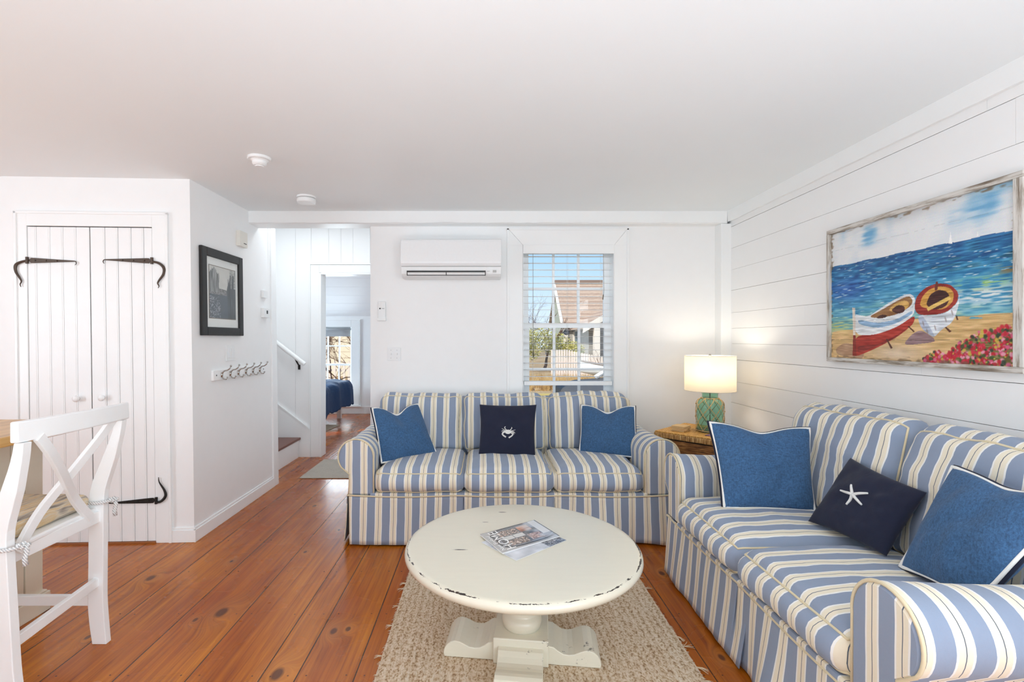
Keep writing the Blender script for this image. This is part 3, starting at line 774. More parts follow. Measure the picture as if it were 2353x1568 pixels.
# ------------------------------------------------------------------ throw pillows
def pillow(name, label, TL, TR, BR, BL, thick, mat, pipe=None, chop=0.0, seed=0, pinch=.07, group=None, tx=0, emblem=None, edge=None):
    TL, TR, BR, BL = map(Vector, (TL, TR, BR, BL))
    nrm = ((TR-BL).cross(TL-BR)).normalized()
    cen = (TL+TR+BR+BL)/4
    if nrm.dot(Vector((0, 0, EYE))-cen) < 0: nrm = -nrm
    p_ = thing(name, label, 'pillow', (BL+BR)/2, group=group)
    def mapst(s, t):
        s2 = s*(1-pinch*(1-t*t)**1.0); t2 = t*(1-pinch*(1-s*s)**1.0)
        if chop: t2 -= chop*math.exp(-((s-tx)/.42)**2)*((t+1)/2)**1.6
        u, v = (s2+1)/2, (t2+1)/2
        return (BL.lerp(BR, u)).lerp(TL.lerp(TR, u), v)
    def surf(s, t, side):
        p = mapst(s, t)
        e_ = max(0, (1-s*s)*(1-t*t))
        o_ = thick*(e_**.42)*(1-.15*(1-t)/2)
        wr = (mnoise.noise(Vector((s*2.2+seed, t*2.2, seed)))*.014+mnoise.noise(Vector((s*5+seed, t*5, seed*2)))*.005)*e_**.5
        if chop: o_ -= .035*math.exp(-((s-tx)/.25)**2)*max(0, t)*e_**.3*chop*4
        return p+nrm*side*(o_+wr)
    n = 36; mb = MB(); idx = {}; vs_ = []; fs_ = []
    def L(i): return math.sin((-1+2*i/n)*math.pi/2)*.6+(-1+2*i/n)*.4
    def vid(i, j, sd):
        k_ = (i, j, 0 if i in (0, n) or j in (0, n) else sd)
        if k_ not in idx: idx[k_] = len(vs_); vs_.append(surf(L(i), L(j), sd))
        return idx[k_]
    for sd in (1, -1):
        for i in range(n):
            for j in range(n):
                q = [vid(i, j, sd), vid(i+1, j, sd), vid(i+1, j+1, sd), vid(i, j+1, sd)]
                fs_.append(q if sd > 0 else q[::-1])
    mb.add(vs_, fs_); cov = mb.build('cover', mat, p_, smooth=True)
    def edgepts(off, k_=1.0):
        pts = []; m = 30
        for a in range(4*m):
            q, t = divmod(a, m); t = -1+2*t/m
            s_, t_ = [(t, -1), (1, t), (-t, 1), (-1, -t)][q]
            pts.append(mapst(s_*k_, t_*k_)+nrm*off)
        return pts
    if pipe:
        mb = MB(); mb.tube(edgepts(.008, .975), .0062, 8, closed=True); mb.build('piping', pipe, p_, smooth=True)
        mb = MB(); mb.tube(edgepts(-.002, 1.0), .006, 8, closed=True); mb.build('edge_trim', M['npipe'], p_, smooth=True)
    if emblem:
        nm, strokes, fills, m = emblem
        mb = MB()
        for poly in fills:
            c = (sum(a for a, b in poly)/len(poly), sum(b for a, b in poly)/len(poly))
            rings = 4; vs_ = [surf(c[0], c[1], 1)+nrm*.003]; fs_ = []; k_ = len(poly)
            for r_ in range(1, rings+1):
                for a, b in poly: vs_.append(surf(c[0]+(a-c[0])*r_/rings, c[1]+(b-c[1])*r_/rings, 1)+nrm*.003)
            for j in range(k_): fs_.append((0, 1+j, 1+(j+1) % k_))
            for r_ in range(1, rings):
                for j in range(k_): fs_.append((1+(r_-1)*k_+j, 1+r_*k_+j, 1+r_*k_+(j+1) % k_, 1+(r_-1)*k_+(j+1) % k_))
            mb.add(vs_, fs_)
        for pts, wd in strokes:
            P = [surf(a, b, 1)+nrm*.002 for a, b in pts]
            fine = []
            for i in range(len(P)-1):
                for q in range(4):
                    a0, a1 = pts[i], pts[i+1]; t = q/4
                    fine.append(surf(a0[0]+(a1[0]-a0[0])*t, a0[1]+(a1[1]-a0[1])*t, 1)+nrm*.002)
            fine.append(P[-1]); N = len(fine)
            rr = [wd[0]+(wd[1]-wd[0])*i/(N-1) for i in range(N)]
            mb.tube(fine, rr, 8)
        mb.build(nm, m, p_, smooth=True)
    return p_
M['thread'] = cloth('white_embroidery', 'e6e6e2', .2, 60, .2)
random.seed(1)
crab_body = [(-.13, .035), (-.07, .075), (0, .085), (.06, .075), (.11, .035), (.12, -.005), (.08, -.05), (.03, -.075), (-.03, -.075), (-.09, -.055), (-.14, -.01)]
crab = [([(-.11, .01), (-.19, -.045), (-.22, -.09), (-.17, -.14), (-.08, -.20)], (.0038, .0055)),
        ([(.10, -.03), (.16, -.06), (.16, -.12), (.10, -.18), (.02, -.225)], (.0038, .0052)),
        ([(-.12, .02), (-.19, .0), (-.23, -.05)], (.0025, .0018)), ([(-.12, .03), (-.2, .045), (-.25, .015)], (.0025, .0018)), ([(-.1, .05), (-.17, .085), (-.24, .12)], (.0022, .0012)),
        ([(-.07, .07), (-.13, .13), (-.14, .17), (-.11, .20)], (.0028, .0024)),
        ([(.11, .02), (.19, -.02), (.21, -.09)], (.0025, .002)), ([(.12, .03), (.2, .02), (.25, -.04)], (.0025, .0018)), ([(.10, .05), (.18, .07), (.26, .095)], (.0022, .0012)),
        ([(.06, .07), (.11, .12), (.13, .16), (.11, .185)], (.0028, .0024))]
pillow('throw_pillow', 'denim blue pillow with white piping at the left arm of the long sofa',
       (-.755, 3.26, .79), (-.475, 3.50, .785), (-.325, 3.36, .455), (-.665, 3.13, .447), .075, M['denim'], M['wpipe'], chop=.30, seed=2, group=None, pinch=.05, tx=-.05)
pillow('throw_pillow', 'dark navy pillow with a white crab leaning on the middle seat of the long sofa',
       (-.034, 3.45, .788), (.368, 3.45, .786), (.345, 3.30, .452), (-.042, 3.30, .452), .06, M['navy'], seed=5, pinch=.055, emblem=('crab_emblem', [([(a+.02, b-.14) for a, b in q], w_) for q, w_ in crab], [[(a*1.0+.02, b*1.0-.14) for a, b in crab_body]], M['thread']))
pillow('throw_pillow', 'denim blue pillow with white piping at the right arm of the long sofa',
       (.695, 3.52, .775), (1.055, 3.42, .78), (1.022, 3.24, .455), (.655, 3.40, .455), .07, M['denim'], M['wpipe'], chop=.27, seed=8, pinch=.05, tx=0)
pillow('throw_pillow', 'denim blue pillow with white piping at the far arm of the loveseat',
       (1.095, 2.40, .845), (1.57, 2.36, .822), (1.50, 2.22, .462), (1.10, 2.26, .462), .075, M['denim'], M['wpipe'], chop=.16, seed=12, pinch=.06, tx=0)
star = []
for (a, b) in [(-.10, .15), (.19, .14), (.20, -.10), (-.02, -.21), (-.24, -.02)]:
    star.append(([(0, 0), (a*.5, b*.5), (a*.8, b*.8), (a, b)], (.0062, .0035)))
pillow('throw_pillow', 'dark navy pillow with a white starfish in the middle of the loveseat',
       (1.5454, 2.067, 0.7479), (1.5488, 1.7129, 0.7115), (1.4283, 1.7385, 0.4768), (1.3613, 2.0592, 0.4828), .05, M['navy'], seed=16, pinch=.06, emblem=('starfish_emblem', [([(a*1.55-.12, b*1.55+.10) for a, b in q], w_) for q, w_ in star], [], M['thread']))
pillow('throw_pillow', 'large denim blue pillow in the near corner of the loveseat',
       (1.5423, 1.6054, 0.8329), (1.5054, 1.2255, 0.8447), (1.379, 1.3642, 0.5014), (1.4085, 1.6548, 0.4738), .066, M['denim'], M['wpipe'], chop=.08, seed=20, pinch=.06, tx=.1)

# ------------------------------------------------------------------ coffee table
def distressed(name, base='e3decb', scars=True):
    g = G(name); o = g.obj(); xyz = g.xyz(o)
    c1, c2 = lin(base), tuple(x*.93 for x in lin(base))
    brush = g.noise(g.mapv(o, (8, 60, 60)), 1.0, 4, .6)
    col = g.mix(brush, c1, c2)
    n1 = g.noise(o, 26, 5, .7); n2 = g.noise(o, 4.5, 2, .5)
    dark = lin('2d211b')
    r = g.vmath('LENGTH', g.vmath('MULTIPLY', o, (1, 1, 0)))
    if scars:
        rim = g.math('MULTIPLY', g.step(r, .440, .449), g.math('SUBTRACT', 1.0, g.step(r, .457, .462)))
        ang = g.math('ARCTAN2', xyz[1], xyz[0]); cb_ = g.n('CombineXYZ'); g.set(cb_.inputs[0], g.math('MULTIPLY', ang, 3.6)); g.set(cb_.inputs[2], g.math('MULTIPLY', r, 40)); na = g.noise(cb_.outputs[0], 1.0, 5, .72)
        wob = g.math('MULTIPLY', g.math('SUBTRACT', n1, .5), .014)
        dr = g.math('ABSOLUTE', g.math('SUBTRACT', g.math('ADD', r, wob), .4525))
        chip = g.math('MULTIPLY', g.math('LESS_THAN', dr, g.math('MULTIPLY', g.step(na, .47, .63), .0056)), g.step(xyz[2], .400, .405))
        col = g.mix(g.math('MINIMUM', chip, 1.0), col, dark)
        for (x, y, a, b) in [(-.243, -.069, .034, .0045), (-.065, .338, .022, .005), (-.145, .215, .016, .0028), (.18, .30, .0, .0)]:
            if a == 0: continue
            d = g.vmath('LENGTH', g.vmath('MULTIPLY', g.vmath('SUBTRACT', o, (x, y, 0)), (1/a, 1/b, 0)))
            d = g.math('ADD', d, g.math('MULTIPLY', g.math('SUBTRACT', n1, .5), .9))
            col = g.mix(g.math('SUBTRACT', 1.0, g.step(d, .65, 1.0)), col, dark)
    else:
        wear = g.math('MULTIPLY', g.step(n1, .60, .66), g.step(n2, .56, .62))
        col = g.mix(g.math('MULTIPLY', wear, .85), col, dark)
    h = g.math('ADD', g.math('MULTIPLY', brush, .6), g.math('MULTIPLY', g.noise(o, 50, 3, .7), .5))
    g.bsdf(col, g.math('ADD', .24, g.math('MULTIPLY', g.noise(o, 9, 3), .16)), 0, g.bump(h, .22, .002), Coat_Weight=.4, Coat_Roughness=.18); return g.m
TX, TY, TH, TR_ = .150, 1.957, .436, .463
tb = thing('coffee_table', 'round cream painted pedestal coffee table with chipped edge on the jute rug', 'coffee table', (TX, TY, .012), local=True)
mb = MB()
mb.lathe([(.02, .378), (.30, .378), (.425, .380), (.446, .384), (.457, .392), (.463, .402), (.462, .412), (.456, .420), (.449, .4235), (.438, .4245), (.30, .4245), (.001, .4245)], 0, 0, 96)
mb.build('tabletop', distressed('distressed_cream_top'), tb, smooth=True)
dc = distressed('distressed_cream_base', scars=False)
mb = MB(); mb.lathe([(.10, .378), (.10, .34), (.092, .325), (.075, .31), (.070, .24), (.071, .21), (.068, .19), (.062, .17), (.060, .155), (.064, .148), (.073, .142), (.078, .132), (.079, .122), (.077, .112), (.074, .105), (.074, .098)], 0, 0, 40)
mb.build('pedestal', dc, tb, smooth=True)
ca, sa = math.cos(math.radians(-7)), math.sin(math.radians(-7))
def rotT(ang):
    c_, s_ = math.cos(ang), math.sin(ang)
    return lambda x, y, z: (c_*x-s_*y, s_*x+c_*y, z)
mb = MB(rotT(math.radians(-7))); mb.box(-.105, .105, -.105, .105, .0, .098); mb.build('plinth', dc, tb, bevel=.004)
for q in range(4):
    mb = MB(rotT(math.radians(-7+90*q)))
    prof = [(.10, 0), (.298, 0), (.302, .012), (.299, .03), (.289, .046), (.274, .058), (.258, .063), (.240, .061), (.220, .053), (.200, .044), (.18, .041), (.160, .043), (.142, .053), (.125, .066), (.10, .07)]
    mb.prism(prof, 'y', -.085, .085); mb.build('foot', dc, tb, bevel=.003)

# ------------------------------------------------------------------ painted pictures (colour attributes on fine grids)
def fill(img, poly, col, a=1.0, noise_=None):
    H, W = img.shape[:2]; P = np.array(poly, float)
    if len(P) > 4:
        for _ in range(2): Q = np.roll(P, -1, 0); P = np.stack([P*.8+Q*.2, P*.2+Q*.8], 1).reshape(-1, 2)
    xs = (np.arange(W)+.5)/W; ys = (np.arange(H)+.5)/H
    X, Y = np.meshgrid(xs, ys); ins = np.zeros((H, W), bool); j = len(P)-1
    for i in range(len(P)):
        xi_, yi = P[i]; xj, yj = P[j]
        c = ((yi > Y) != (yj > Y)); 
        with np.errstate(divide='ignore', invalid='ignore'): c &= X < (xj-xi_)*(Y-yi)/(yj-yi)+xi_
        ins ^= c; j = i
    col = np.array(col, float)/255
    if noise_ is not None: cc = np.clip(col[None, :]+(noise_[ins][:, None])*np.array([1, 1, 1]), 0, 1)
    else: cc = col
    img[ins] = img[ins]*(1-a)+cc*a
    return ins
def blot(img, x, y, rx, ry, col, a=1.0, ang=0.0):
    H, W = img.shape[:2]; R_ = max(rx, ry)*1.3
    i0, i1 = max(0, int((x-R_)*W)), min(W, int((x+R_)*W)+2); j0, j1 = max(0, int((y-R_*W/H)*H)), min(H, int((y+R_*W/H)*H)+2)
    if i1 <= i0 or j1 <= j0: return
    X, Y = np.meshgrid((np.arange(i0, i1)+.5)/W-x, ((np.arange(j0, j1)+.5)/H-y)*H/W)
    c_, s_ = math.cos(ang), math.sin(ang); u = X*c_+Y*s_; v = -X*s_+Y*c_
    m = np.clip(1.4-((u/rx)**2+(v/ry)**2)*1.2, 0, 1)*a
    img[j0:j1, i0:i1] = img[j0:j1, i0:i1]*(1-m[..., None])+np.array(col)/255*m[..., None]
def smooth_noise(rng, H, W, h, w_):
    g_ = rng.random((h+1, w_+1)); y = np.linspace(0, h-1e-6, H); x = np.linspace(0, w_-1e-6, W)
    yi, xi_ = y.astype(int), x.astype(int); fy, fx = (y-yi)[:, None], (x-xi_)[None, :]
    fy = fy*fy*(3-2*fy); fx = fx*fx*(3-2*fx)
    return g_[yi][:, xi_]*(1-fy)*(1-fx)+g_[yi+1][:, xi_]*fy*(1-fx)+g_[yi][:, xi_+1]*(1-fy)*fx+g_[yi+1][:, xi_+1]*fy*fx
def lerpc(stops, t):
    ts = [s[0] for s in stops]; return np.stack([np.interp(t, ts, [s[1][c]/255 for s in stops]) for c in range(3)], -1)
def canvas(name, img, P00, P10, P01, rough, parent, bump=0.0, coat=0.0):
    """img[y from bottom, x]; P00 bottom-left, P10 bottom-right, P01 top-left, in world coordinates"""
    H, W = img.shape[:2]; P00, P10, P01 = map(Vector, (P00, P10, P01)); off = Vector(OFF[parent.name]) if not parent.get('_local') else Vector((0, 0, 0))
    a = np.array(P10-P00); b = np.array(P01-P00)
    X, Y = np.meshgrid(np.arange(W)/(W-1), np.arange(H)/(H-1))
    V = np.array(P00-off)[None, None]+X[..., None]*a+Y[..., None]*b
    idx = np.arange(H*W).reshape(H, W)
    F = np.stack([idx[:-1, :-1], idx[:-1, 1:], idx[1:, 1:], idx[1:, :-1]], -1).reshape(-1, 4)
    me = bpy.data.meshes.new(name); me.vertices.add(H*W); me.vertices.foreach_set('co', V.reshape(-1).astype(np.float32))
    me.loops.add(F.size); me.loops.foreach_set('vertex_index', F.reshape(-1).astype(np.int32))
    me.polygons.add(len(F)); me.polygons.foreach_set('loop_start', (np.arange(len(F))*4).astype(np.int32))
    me.update(calc_edges=True)
    ca_ = me.color_attributes.new('paint', 'FLOAT_COLOR', 'POINT')
    im = np.clip(img, 0, 1); l_ = np.where(im <= .04045, im/12.92, ((im+.055)/1.055)**2.4)
    ca_.data.foreach_set('color', np.concatenate([l_, np.ones((H, W, 1))], -1).reshape(-1).astype(np.float32))
    g = G(name+'_paint'); at = g.n('Attribute', attribute_name='paint').outputs['Color']
    nrm = g.bump(g.noise(g.mapv(g.obj(), (40, 40, 140)), 1.0, 3, .6), bump, .002) if bump else None
    g.bsdf(at, rough, 0, nrm, Coat_Weight=coat, Coat_Roughness=.03)
    me.materials.append(g.m); o = bpy.data.objects.new(name, me); C.objects.link(o); o.parent = parent; OFF[o.name] = OFF[parent.name]
    return o

def seascape():
    H, W = 330, 470; rng = np.random.default_rng(5); img = np.zeros((H, W, 3))
    X, Y = np.meshgrid((np.arange(W)+.5)/W, (np.arange(H)+.5)/H)
    strk = smooth_noise(rng, H, W, 150, 26); strk2 = smooth_noise(rng, H, W, 60, 12); cl = smooth_noise(rng, H, W, 6, 9)*.6+smooth_noise(rng, H, W, 14, 22)*.4
    hz = .733
    sky = lerpc([(0, (222, 226, 229)), (.45, (230, 232, 233)), (.62, (212, 222, 229)), (.8, (158, 196, 219)), (1, (110, 168, 208))],
                np.clip(.25+.5*cl+.55*np.clip(X-.72, 0, 1)*np.clip(Y-.8, 0, 1)*12*.7+(.2+.5*strk2)*(1.0*np.exp(-((X-.27)/.06)**2-((Y-.93)/.10)**2)+.7*np.exp(-((X-.86)/.10)**2-((Y-.90)/.08)**2))+(strk-.5)*.08, 0, 1))
    sky -= .09*np.exp(-((X-.5)/.25)**2-((Y-.99)/.05)**2)[..., None]
    t = (hz-Y)/hz
    sea = lerpc([(0, (34, 92, 146)), (.12, (30, 106, 156)), (.26, (62, 146, 190)), (.45, (84, 158, 194)), (.60, (112, 176, 186)), (.72, (158, 192, 164)), (.82, (206, 204, 168)), (1, (214, 182, 130))], np.clip(t+(strk-.5)*.16+(strk2-.5)*.24, 0, 1))
    lx = np.exp(-((X-.12)/.16)**2-((t-.27)/.12)**2)[..., None]; sea = sea*(1-lx*.75)+np.array([24, 74, 160])/255*lx*.75
    dk = np.clip((strk2-.62)*5, 0, 1)*np.clip((X-.3)*3, 0, 1)*np.clip(1-abs(t-.16)/.14, 0, 1); sea = sea*(1-dk[..., None]*.7)+np.array([14, 66, 84])/255*dk[..., None]*.7
    sea += (strk[..., None]-.5)*.20
    img = np.where((Y > hz+.003*np.sin(X*30))[..., None], sky, sea)
    # sand
    sand = np.array([214, 178, 122])/255+(strk[..., None]-.5)*.14+(strk2[..., None]-.5)*.16
    lim = np.interp(X, [0, .018, .153, .572, .775, 1], [.17, .19, .221, .277, .283, .291])+(strk2-.5)*.05
    img = np.where((Y < lim)[..., None], sand, img)
    pale = np.exp(-((X-.45)/.16)**2-((Y-.05)/.06)**2)[..., None]; img = img*(1-.6*pale)+np.array([222, 208, 196])/255*.6*pale
    f = (np.clip((strk-.38)*3.5, 0, 1)*np.clip(1-abs(Y-.375-.03*np.sin(X*9))/.10, 0, 1)*np.clip((X-.66)*7, 0, 1))[..., None]; img = img*(1-f)+np.array([232, 232, 228])/255*f
    fy = (np.clip((strk2-.45)*4, 0, 1)*np.clip(1-abs(Y-.27)/.05, 0, 1)*np.clip((X-.7)*7, 0, 1))[..., None]*.7; img = img*(1-fy)+np.array([216, 178, 118])/255*fy
    fg = (np.clip((strk-.5)*5, 0, 1)*np.exp(-((X-.86)/.10)**2-((Y-.47)/.03)**2))[..., None]; img = img*(1-fg)+np.array([142, 190, 92])/255*fg
    fb_ = (np.clip((strk-.3)*3, 0, 1)*np.exp(-((X-.98)/.06)**2-((Y-.53)/.03)**2))[..., None]; img = img*(1-fb_)+np.array([126, 106, 66])/255*fb_
    fl_ = (np.clip((strk-.4)*4, 0, 1)*np.exp(-((X-.04)/.10)**2-((Y-.25)/.04)**2))[..., None]*.8; img = img*(1-fl_)+np.array([190, 190, 104])/255*fl_
    random.seed(7)
    for _ in range(230):
        x, tt = random.random(), random.random()**1.1; y = hz-.01-tt*.40
        if x > .75 and y > .66: continue
        blot(img, x, y, random.uniform(.006, .026), random.uniform(.0012, .0028), random.choice([(232, 240, 240), (200, 224, 232), (150, 200, 214), (236, 238, 232), (30, 80, 150), (18, 92, 130)]), .75, random.uniform(-.1, .1))
    def blotnoise(): return (strk-.5)*.22
    nz = blotnoise()
    fill(img, [(.16, .11), (.25, .09), (.24, -.01), (.05, .02), (.03, .07), (.1, .12)], (150, 112, 96), .6, nz)
    fill(img, [(.492, .115), (.54, .183), (.587, .21), (.653, .158), (.66, .131), (.54, .111)], (140, 112, 124), .85, nz)
    # left boat
    fill(img, [(.172, .343), (.236, .306), (.334, .279), (.459, .303), (.54, .355), (.56, .401), (.548, .435), (.524, .453), (.459, .432), (.371, .38), (.276, .314), (.206, .33)], (228, 232, 234), 1, nz)
    fill(img, [(.276, .312), (.371, .362), (.459, .414), (.524, .440), (.546, .404), (.532, .365), (.459, .318), (.343, .298)], (150, 106, 62), 1, nz)
    fill(img, [(.40, .352), (.445, .395), (.505, .412), (.528, .385), (.512, .352), (.459, .324)], (204, 160, 84), 1, nz)
    fill(img, [(.418, .348), (.459, .384), (.5, .372), (.5, .333), (.459, .32)], (78, 34, 24), 1, nz)
    fill(img, [(.325, .302), (.36, .325), (.395, .318), (.39, .302), (.35, .294)], (74, 36, 26), 1, nz)
    fill(img, [(.172, .343), (.236, .306), (.334, .279), (.459, .303), (.54, .355), (.558, .391), (.552, .306), (.459, .233), (.324, .18), (.185, .177)], (226, 230, 232), 1, nz)
    fill(img, [(.20, .30), (.334, .262), (.459, .285), (.54, .34), (.545, .318), (.459, .258), (.334, .225), (.21, .26)], (116, 160, 200), .75, nz)
    fill(img, [(.185, .177), (.324, .18), (.459, .233), (.552, .306), (.556, .278), (.54, .24), (.459, .164), (.324, .081), (.206, .023), (.164, .021)], (170, 44, 28), 1, nz)
    fill(img, [(.2, .10), (.34, .11), (.46, .18), (.54, .25), (.45, .16), (.32, .09), (.2, .04)], (126, 28, 20), .8, nz)
    fill(img, [(.162, .39), (.183, .388), (.186, .178), (.168, .18)], (226, 214, 200), 1, nz); fill(img, [(.168, .18), (.186, .178), (.193, .022), (.164, .021)], (140, 34, 22), 1, nz)
    for q in ([(.389, .150), (.397, .152), (.430, .088), (.418, .082)], [(.516, .233), (.522, .238), (.556, .200), (.548, .195)], [(.700, .228), (.708, .230), (.738, .196), (.728, .190)], [(.76, .262), (.768, .264), (.762, .292), (.756, .29)]):
        fill(img, q, (88, 44, 28), 1)
    # right boat
    fill(img, [(.568, .307), (.653, .298), (.716, .311), (.767, .368), (.773, .42), (.769, .344), (.743, .25), (.689, .207), (.653, .156), (.587, .22)], (216, 222, 228), 1, nz*1.5)
    fill(img, [(.568, .305), (.60, .30), (.66, .165), (.653, .156), (.587, .22)], (150, 164, 190), .6, nz)
    fill(img, [(.552, .354), (.564, .429), (.609, .479), (.667, .498), (.729, .484), (.769, .43), (.765, .37), (.716, .313), (.653, .3), (.572, .307)], (150, 40, 30), 1, nz)
    fill(img, [(.579, .361), (.594, .425), (.632, .467), (.682, .478), (.729, .462), (.749, .424), (.743, .372), (.702, .332), (.646, .337)], (206, 152, 66), 1, nz)
    fill(img, [(.612, .367), (.634, .432), (.675, .458), (.716, .442), (.733, .4), (.709, .345), (.653, .332)], (66, 26, 22), 1, nz)
    fill(img, [(.617, .348), (.729, .413), (.735, .391), (.624, .327)], (222, 184, 96), 1, nz)
    fill(img, [(.655, .455), (.662, .505), (.668, .512), (.674, .505), (.673, .455)], (110, 46, 34), 1)
    for x, y in ((.62, .20), (.60, .25), (.66, .22), (.71, .27), (.74, .31)): blot(img, x, y, .004, .014, (120, 96, 90), .5, .3)
    # sails, flowers
    fill(img, [(.733, .797), (.724, .731), (.741, .725)], (245, 246, 246), 1); fill(img, [(.85, .763), (.846, .74), (.854, .738)], (240, 242, 242), 1)
    fol = [(.583, -.006), (.667, .06), (.716, .034), (.781, .12), (.837, .165), (.929, .195), (.972, .21), (1.006, .18), (1.006, -.01)]
    fill(img, fol, (96, 96, 46), .8, nz)
    P = np.array(fol)
    for _ in range(620):
        x = random.uniform(.6, 1.0); top = np.interp(x, P[:8, 0], P[:8, 1]); y = random.uniform(-.01, top+.02)
        r_ = random.uniform(.004, .012)
        blot(img, x, y, r_, r_*random.uniform(.6, 1), random.choice([(196, 30, 48), (170, 20, 40), (206, 44, 70), (214, 100, 140), (232, 160, 184), (60, 84, 40), (200, 176, 70), (190, 24, 44), (40, 60, 40)]), .9, random.uniform(0, 3))
    # plank joints and worn edges of the print
    for k_ in range(1, 7):
        y = k_/7; m = np.exp(-((Y-y-.002*np.sin(X*20))/.0018)**2)*(smooth_noise(rng, H, W, 4, 60) > .35); img *= (1-(.12 if y > .72 else .3)*m[..., None])
    ed_ = np.minimum(np.minimum(X, 1-X)*1.4, np.minimum(Y, 1-Y)); wear = np.clip((smooth_noise(rng, H, W, 70, 40)-.35-ed_*16)*3, 0, 1)[..., None]*.7
    img = img*(1-wear)+np.array([120, 96, 70])/255*wear
    return np.clip(img+rng.normal(0, .012, img.shape), 0, 1)
wf = G('weathered_whitewashed_wood'); o_ = wf.obj()
n1_ = wf.noise(wf.mapv(o_, (60, 5, 60)), 1.0, 5, .65); n2_ = wf.noise(o_, 12, 3)
n3_ = wf.noise(wf.mapv(o_, (60, 60, 5)), 1.0, 5, .65)
def wwood(name, along):
    g = G(name); o = g.obj(); n1 = g.noise(g.mapv(o, (60, 6, 70) if along == 'y' else (60, 70, 6)), 1.0, 5, .65); n2 = g.noise(o, 7, 3)
    f = g.math('ADD', g.math('MULTIPLY', n1, .7), g.math('MULTIPLY', n2, .3))
    g.bsdf(g.ramp(f, [(.36, lin('6e5f50')), (.46, lin('a39a8e')), (.52, lin('cbc7c0')), (.66, lin('dcdad5'))]), .8, 0, g.bump(n1, .6, .002)); return g.m
pc = thing('wall_painting', 'large painting of two beached rowing boats and red flowers in a whitewashed frame', 'painting', (XR-.02, 2.19, 1.13))
Y0, Y1, Z0, Z1 = 2.677, 1.700, 1.128, 1.838; FX0, FX1 = XR-.030, XR-.002
for nm, (ya, yb, za, zb), ax in (('frame_rail', (Y1, Y0, Z1-.022, Z1), 'y'), ('frame_rail', (Y1, Y0, Z0, Z0+.022), 'y'), ('frame_stile', (Y0-.018, Y0, Z0+.022, Z1-.022), 'z'), ('frame_stile', (Y1, Y1+.034, Z0+.022, Z1-.022), 'z')):
    mb = MB(); mb.box(FX0, FX1, ya, yb, za, zb); mb.build(nm, wwood('worn_frame_'+ax, ax), pc, bevel=.002)
mb = MB(); mb.box(XR-.012, XR-.002, Y1+.01, Y0-.01, Z0+.01, Z1-.01); mb.build('backing', M['mat'], pc)
canvas('painted_panel', seascape(), (XR-.014, Y0-.018, Z0+.022), (XR-.014, Y1+.034, Z0+.022), (XR-.014, Y0-.018, Z1-.022), .45, pc, .15)

# black framed print on the left wall
def print_img():
    H, W = 150, 96; rng = np.random.default_rng(2); X, Y = np.meshgrid((np.arange(W)+.5)/W, (np.arange(H)+.5)/H)
    n = smooth_noise(rng, H, W, 12, 10); n2 = smooth_noise(rng, H, W, 60, 40); v = smooth_noise(rng, H, W, 6, 60)
    img = np.array([212, 206, 198])/255*np.ones((H, W, 3))+(n[..., None]-.5)*.04
    low = Y < .60-.10*X+.03*n; img[low] = (np.array([52, 58, 72])/255+(n2[..., None]-.5)*.10)[low]
    mid = (Y < .60-.05*X) & (Y > .46) & (X < .66); img[mid] = (np.array([112, 106, 102])/255+(n2[..., None]-.5)*.4)[mid]
    lf = (X < .34+.06*v) & (Y > .5) & (Y < .93-.6*abs(X-.15)+.1*v); img[lf] = (np.array([120, 116, 112])/255+(v[..., None]-.5)*.7)[lf]
    rt = (X > .70+.06*np.sin(Y*9)) & (Y < .97-.2*v); img[rt] = (np.array([40, 42, 50])/255+(v[..., None]-.5)*.30)[rt]
    rt2 = (X > .76) & (Y > .62) & (v > .45); img[rt2] = (np.array([150, 146, 140])/255+(n2[..., None]-.5)*.3)[rt2]
    bl = (X < .4) & (Y < .42) & (n2 > .62); img[bl] = np.array([150, 152, 158])/255
    img[(abs(X-.70) < .012) & (Y < .8)] *= .45
    return np.clip(img, 0, 1)
fy0, fy1, fz0, fz1 = 3.10, 3.625, 1.272, 1.846
pf = thing('framed_print', 'black framed grey landscape print on the left wall', 'picture', LW(3.36, .0, fz0))
fw_ = .056
for nm, a in (('frame_stile', (fy0, fy0+fw_, fz0, fz1)), ('frame_stile', (fy1-fw_, fy1, fz0, fz1)), ('frame_rail', (fy0+fw_, fy1-fw_, fz1-fw_, fz1)), ('frame_rail', (fy0+fw_, fy1-fw_, fz0, fz0+fw_))):
    mb = MB(LW); mb.box(a[0], a[1], .002, .024, a[2], a[3]); mb.build(nm, M['frameblk'], pf, bevel=.004)
mb = MB(LW); mb.box(fy0+.02, fy1-.02, .002, .010, fz0+.02, fz1-.02); mb.build('mat_board', M['mat'], pf)
ia, ib, ic, id_ = fy0+fw_+.042, fy1-fw_-.038, fz0+fw_+.062, fz1-fw_-.055
mb = MB(LW); mb.box(ia-.005, ib+.005, .009, .0112, ic-.005, id_+.005); mb.build('mat_bevel', plain('brown_mat_bevel', '7a6a58', .7), pf)
canvas('print', print_img(), LW(ia, .0125, ic), LW(ib, .0125, ic), LW(ia, .0125, id_), .4, pf)
mb = MB(LW); mb.box(fy0+fw_-.004, fy1-fw_+.004, .0145, .016, fz0+fw_-.004, fz1-fw_+.004); mb.build('glass', M['pglass'], pf)

